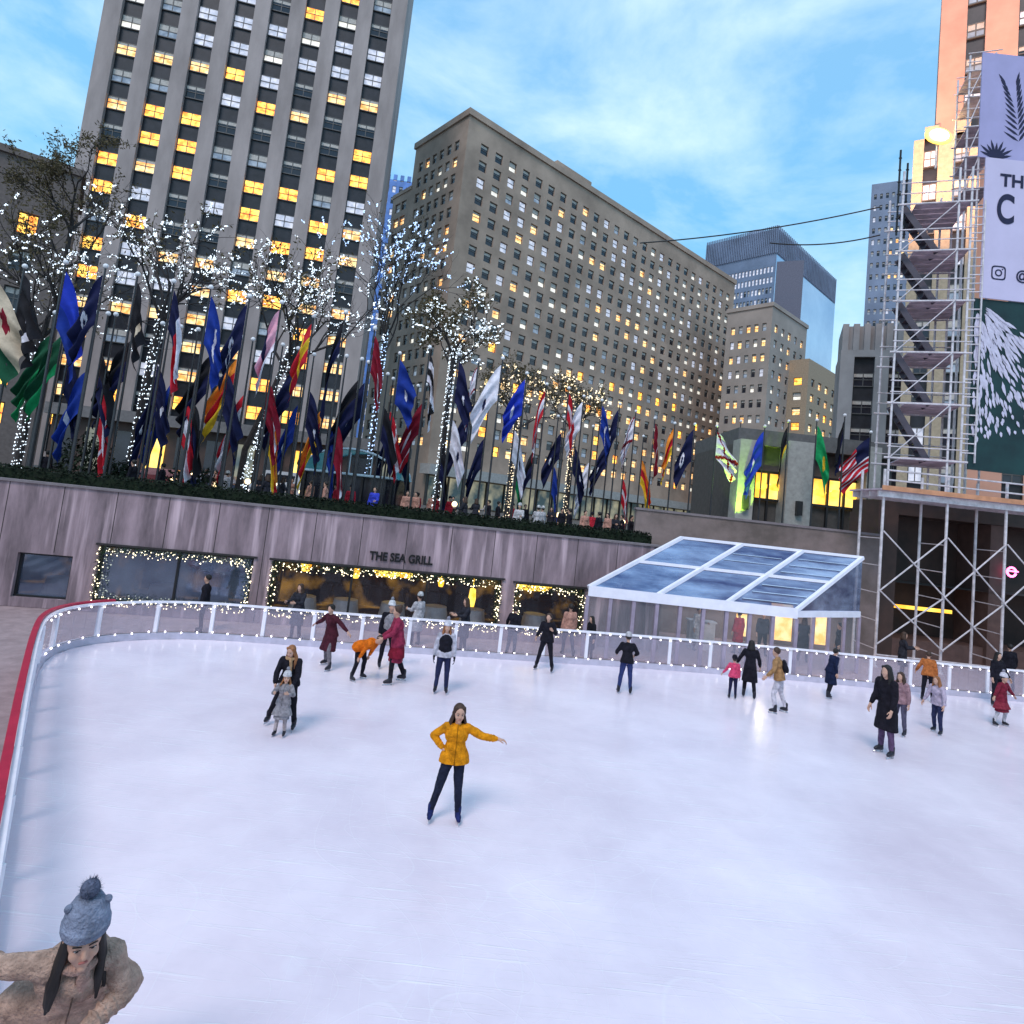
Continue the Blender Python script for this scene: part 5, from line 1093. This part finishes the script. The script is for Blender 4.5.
        if skates:
            b = MB(); zb = -.135; b.bar(a - fd * .06 + Vector((0, 0, zb + .018)), a + fd * .17 + Vector((0, 0, zb + .018)), .006, .036)
            for q in (-.03, .11): b.bar(a + fd * q + Vector((0, 0, zb + .05)), a + fd * (q + .03) + Vector((0, 0, zb + .05)), .022, .035)
            go(b, 'blade', bladem, vx, par=bo, rem=False)
    root['_h'] = H; del root['_h']
    return root
def put_at(u, v, vtop, z=0):
    p = atz(u, v, z); H = 1.7
    for _ in range(6): H *= (v - vtop) / (v - proj(p + Vector((0, 0, H)))[1])
    return p, H
def P_(label, u, v, vt, rz, pose, **k):
    p, H = put_at(u, v, vt); return person(label, 'skater', p, R(rz), H, pose, group=None, **k)
black = (.014, .013, .02); grey = (.16, .16, .18)
P_('girl in a mustard yellow sweater with one hand on her hip in mid rink', 447, 821, 704, 6, dict(lean=(-2, 0), head=(8, 4), armR=(-22, 48, 28, -42), armL=(8, 66, 22, 84), legR=(6, 15, -4, 12), legL=(4, 4, -4, 6)), hair=('long', 'brown'), top=('jacket', (.74, .27, .008)), pants=(.018, .022, .045), detail=2, fat=1.4, headscale=1.2, boots=(.02, .03, .12))
P_('woman in an open black coat with long reddish hair bending over a small child', 283, 728, 643, 0, dict(lean=(16, 2), head=(-12, 10), armL=(35, 12, 60, -14), armR=(35, 12, 60, -14), legL=(14, 12, -6, 8), legR=(-6, 22, -10, 18)), hair=('long', 'auburn'), top=('jacket', black), pants=black, detail=2, scarf=(.5, .3, .16))
P_('small child in a grey dress and white hat held by the woman in black', 279, 736, 671, 0, dict(lean=(0, 0), head=(12, -6), armL=(30, 30, 110, -20), armR=(30, 30, 110, -20), legL=(3, 4, -3, 3), legR=(3, 4, -3, 3)), hat=('pom', (.6, .58, .6)), hair=('mid', 'auburn'), top=('coat', (.3, .28, .3)), skirt=(.32, .3, .32), pants=(.45, .38, .38), headscale=1.25, detail=2, skates=True)
P_('skater in a dark maroon jacket and grey trousers with both arms out, far left', 327, 669, 604, -35, dict(lean=(10, 0), armL=(-20, 45, -10, 50), armR=(10, 50, 10, 62), legL=(18, 6, -6, 6), legR=(-4, 16, -20, 14)), top=('coat', (.07, .015, .025)), pants=(.2, .18, .2), hair=('short', 'black'))
P_('skater in an orange jacket bent double towards the ice', 357, 680, 631, 62, dict(lean=(68, 0), head=(0, 10), armL=(30, 6, 40, 2), armR=(30, 6, 40, 2), legL=(10, 10, -12, 8), legR=(10, 10, -12, 8)), top=('jacket', (.75, .16, .01)), pants=black, hair=('short', 'dark'), fat=1.9)
P_('woman in a plum top and long maroon skirt facing left', 393, 684, 606, -72, dict(lean=(8, 0), armL=(30, 8, 70, 2), armR=(25, 8, 60, 2), legL=(14, 2, 0, 2), legR=(-10, 4, -26, 4)), top=('coat', (.28, .03, .07)), pants=black, hair=('bun', 'brown'), skirt=(.2, .012, .03))
P_('white hatted skater in a dark coat just behind the woman in maroon', 384, 668, 600, 25, dict(lean=(2, 0), armL=(10, 20, 40, 10), legL=(10, 8, -8, 6)), top=('jacket', black), pants=black, hat=('pom', (.6, .6, .62)), vest=(.3, .28, .3))
P_('skater in a black vest with white sleeves and a white hat', 440, 693, 620, 5, dict(lean=(0, 0), armL=(6, 14, 16, 6), armR=(6, 14, 16, 6), legL=(3, 4, -3, 3), legR=(3, 4, -3, 3)), top=('jacket', (.5, .48, .55)), vest=black, pants=(.025, .03, .08), hat=('pom', (.62, .6, .66)), hair=('mid', 'auburn'), gloves=black)
P_('skater in black jacket and grey trousers at the fence below the short garland', 510, 658, 606, 150, dict(lean=(6, 0), armL=(20, 30, 40, 22), legL=(6, 6, -8, 4), legR=(-2, 6, -10, 6)), top=('jacket', black), pants=(.12, .12, .15))
P_('man all in black with hands at his face near the middle of the fence', 544, 671, 613, -20, dict(lean=(3, 0), armL=(20, 24, 120, -10), armR=(10, 20, 60, 4), legL=(4, 12, -4, 10), legR=(4, 14, -4, 12)), top=('jacket', black), pants=black, hair=('short', 'brown'), headscale=1.05)
P_('skater in a long black coat beside the left end of the pavilion', 589, 662, 616, -60, dict(lean=(4, 0), legL=(6, 2, -4, 2)), top=('coat', (.012, .012, .016)), pants=black, hair=('mid', 'black'))
P_('man in a black jacket and blue jeans seen from behind in front of the pavilion', 624, 694, 632, 178, dict(lean=(5, 0), armL=(10, 32, 70, -6), armR=(10, 32, 70, -6), legL=(4, 7, -4, 6), legR=(4, 7, -4, 6)), top=('jacket', black), pants=(.035, .05, .16), hat=('cap', (.5, .48, .5)), fat=1.2)
P_('small child in a bright pink jacket holding on to a taller skater in black', 732, 699, 655, 170, dict(lean=(4, 0), armL=(10, 30, 30, 30), legL=(3, 3, -3, 3), legR=(3, 3, -3, 3)), top=('jacket', (.8, .08, .18)), pants=(.02, .02, .06), hat=('cap', black), headscale=1.2)
P_('tall skater in black leaning beside the small child in pink', 748, 698, 641, 160, dict(lean=(12, 0), armL=(20, 30, 40, 20), armR=(20, 20, 40, 10), legL=(10, 4, -14, 4), legR=(-6, 6, -14, 6)), top=('coat', black), pants=black, hair=('mid', 'black'), fat=1.1)
P_('skater in a tan jacket, white trousers and a black backpack', 777, 713, 648, -120, dict(lean=(10, 0), armL=(20, 26, 50, 16), armR=(16, 26, 40, 20), legL=(16, 5, -10, 5), legR=(-6, 8, -22, 8)), top=('jacket', (.36, .2, .09)), pants=(.62, .58, .64), pack=black, hair=('short', 'brown'))
P_('skater in a puffy navy coat leaning forward near the fence', 829, 698, 648, 100, dict(lean=(14, 0), armL=(30, 10, 50, 4), armR=(-10, 16, 20, 10), legL=(14, 4, -8, 4), legR=(-4, 6, -24, 6)), top=('coat', (.012, .018, .05)), pants=black, hair=('short', 'black'), fat=1.35)
P_('tall woman in a long black coat and patterned leggings, nearest skater at the right', 885, 756, 665, -70, dict(lean=(6, 0), armL=(10, 8, 30, 4), armR=(10, 10, 34, 4), legL=(6, 4, -6, 4), legR=(-4, 6, -8, 6)), top=('coat', (.014, .012, .018)), pants=(.12, .07, .14), hair=('long', 'black'), fat=1.1)
P_('child in dusty pink partly hidden behind the tall woman in black', 899, 735, 672, -60, dict(lean=(4, 0)), top=('jacket', (.34, .2, .22)), pants=(.1, .09, .14), hair=('mid', 'brown'), headscale=1.1)
P_('girl in a pale lilac jacket and dark leggings gliding left', 937, 734, 676, -65, dict(lean=(12, 0), armL=(20, 18, 40, 12), armR=(20, 18, 40, 12), legL=(14, 4, -6, 4), legR=(-2, 6, -20, 6)), top=('jacket', (.48, .4, .5)), pants=(.03, .035, .09), hair=('mid', 'auburn'), headscale=1.1)
P_('girl in a red and black plaid dress with white tights and a white hat', 1000, 726, 672, 20, dict(lean=(6, 0), armL=(10, 40, 10, 50), armR=(10, 40, 20, 44), legL=(10, 10, -12, 8), legR=(4, 12, -10, 10)), top=('coat', (.2, .02, .04)), skirt=(.25, .03, .05), pants=(.6, .58, .62), hat=('pom', (.66, .62, .68)), headscale=1.15)
P_('skater in an orange brown top at the fence right of the lilac girl', 927, 702, 652, 150, dict(lean=(14, 0), armL=(20, 26, 50, 16)), top=('jacket', (.45, .14, .04)), pants=black, hair=('short', 'brown'))
P_('dark dressed skater standing behind the girl in plaid', 996, 706, 652, 10, dict(lean=(0, 0), armL=(10, 20, 20, 20)), top=('jacket', black), pants=black, hair=('mid', 'black'))
# lady in the foreground
lady = person('woman in a blue grey pompom hat and tan coat skating close by, lower left', 'skater', Vector((0, 0, 0)), R(28), 1.86, dict(lean=(38, 3), head=(8, -5), armR=(-38, 64, -34, 40), armL=(40, 26, 96, -52), legL=(26, 6, 0, 6), legR=(-2, 10, -24, 10)),
              hair=('long', 'black'), hat=('pom', (.23, .26, .35)), top=('coat', (.47, .32, .25)), pants=black, scarf=(.5, .32, .26), detail=3, fat=2.3, armfat=1.25, headscale=1.28)
ht = [c for c in lady.children if c.name.startswith('hat')][0]; cc = sum((v.co for v in ht.data.vertices), Vector()) / len(ht.data.vertices)
cc = Matrix.Rotation(R(30), 3, 'Z') @ (cc * lady.scale.x); tgt = atz(90, 914, cc.z); lady.location = (tgt.x - cc.x, tgt.y - cc.y, 0)
# ------------------------------------------------------------------ onlookers: walkway and plaza
protos = [person('x', 'person', (0, 0, 0), 0, 1.7, po, **kw) for po, kw in (
    (dict(lean=(0, 0)), dict(top=('jacket', black), pants=black, hair=('short', 'black'), skates=False, detail=0)),
    (dict(lean=(3, 0), armL=(30, 10, 100, -10), armR=(30, 10, 100, -10)), dict(top=('coat', (.03, .03, .04)), pants=black, hair=('mid', 'brown'), skates=False, detail=0)),
    (dict(lean=(0, 0), legL=(16, 3, -4, 3), legR=(-12, 3, -26, 3)), dict(top=('jacket', (.5, .26, .2)), pants=(.03, .03, .05), hair=('short', 'dark'), skates=False, detail=0)),
    (dict(lean=(0, 0), armL=(20, 10, 80, 0)), dict(top=('jacket', (.04, .06, .5)), pants=black, hair=('short', 'dark'), skates=False, detail=0)),
    (dict(lean=(0, 0)), dict(top=('coat', (.4, .02, .04)), pants=black, hair=('short', 'dark'), hat=('cap', black), skates=False, detail=0)),
    (dict(lean=(0, 0), armL=(25, 10, 90, -8)), dict(top=('coat', (.5, .48, .5)), pants=black, hat=('cap', (.5, .5, .5)), skates=False, detail=0)))]
used_p = set()
def person_copy(k, loc, rz, label, group, H=1.7):
    s = protos[k]
    if k in used_p:
        r_ = s.copy(); col.objects.link(r_)
        for c in s.children:
            q = c.copy(); col.objects.link(q); q.parent = r_
            for g in c.children: h = g.copy(); col.objects.link(h); h.parent = q
    else: r_ = s; used_p.add(k)
    r_.location = loc; r_.rotation_euler = (0, 0, rz); r_['label'] = label; r_['group'] = group; return r_
DS = ['person in a dark jacket among the crowd on the plaza behind the flagpoles', 'person in a dark coat holding something up on the plaza', 'person in a salmon coloured jacket walking on the plaza', 'person in a bright blue jacket on the plaza near the kiosk', 'person in a red coat and black cap on the plaza', 'person in a pale coat and pale cap on the plaza']
rr = random.Random(77); crowd = [(324, 26.5, 2, -1), (374, 27.5, 3, 0), (335, 29, 4, 0), (350, 30, 4, 0), (40, 25.5, 0, 0), (128, 24.5, 0, 0), (158, 26, 0, 0)]
for u in list(range(176, 320, 13)) + list(range(385, 665, 9)): crowd.append((u + rr.uniform(-4, 4), rr.uniform(26, 36) if u < 400 else rr.uniform(27, 38), rr.choice([0, 0, 0, 1, 1, 1, 4, 5, 2]), 0))
for u in (668, 676, 690, 705, 722, 760, 830): crowd.append((u, rr.uniform(33, 38), rr.choice([0, 1, 5]), 0))
for u, Y, k, _ in crowd:
    p = at(u, 500, Y); person_copy(k, (p.x, p.y, PZ + .002), rr.uniform(0, 6.28), DS[k], 'people on the plaza behind the hedge')
DW = [d.replace('among the crowd on the plaza behind the flagpoles', 'standing on the walkway behind the rink fence').replace('on the plaza near the kiosk', 'on the walkway behind the rink fence').replace('on the plaza', 'on the walkway behind the rink fence') for d in DS]
for u, Y, k in ((205, 19.2, 0), (300, 19.4, 1), (420, 20.4, 5), (468, 20.2, 1), (572, 21.4, 2), (655, 24.5, 0), (700, 24.6, 5), (741, 24.8, 4), (765, 25, 0), (806, 24.6, 1), (842, 24.2, 0), (905, 23.6, 1), (1012, 23.4, 0)):
    p = at(u, 600, Y); person_copy(k, (p.x, p.y, -.048), rr.uniform(0, 6.28), DW[k], 'people on the walkway behind the rink fence')
for k, s in enumerate(protos):
    if k not in used_p:
        for c in list(s.children_recursive) + [s]: bpy.data.objects.remove(c)
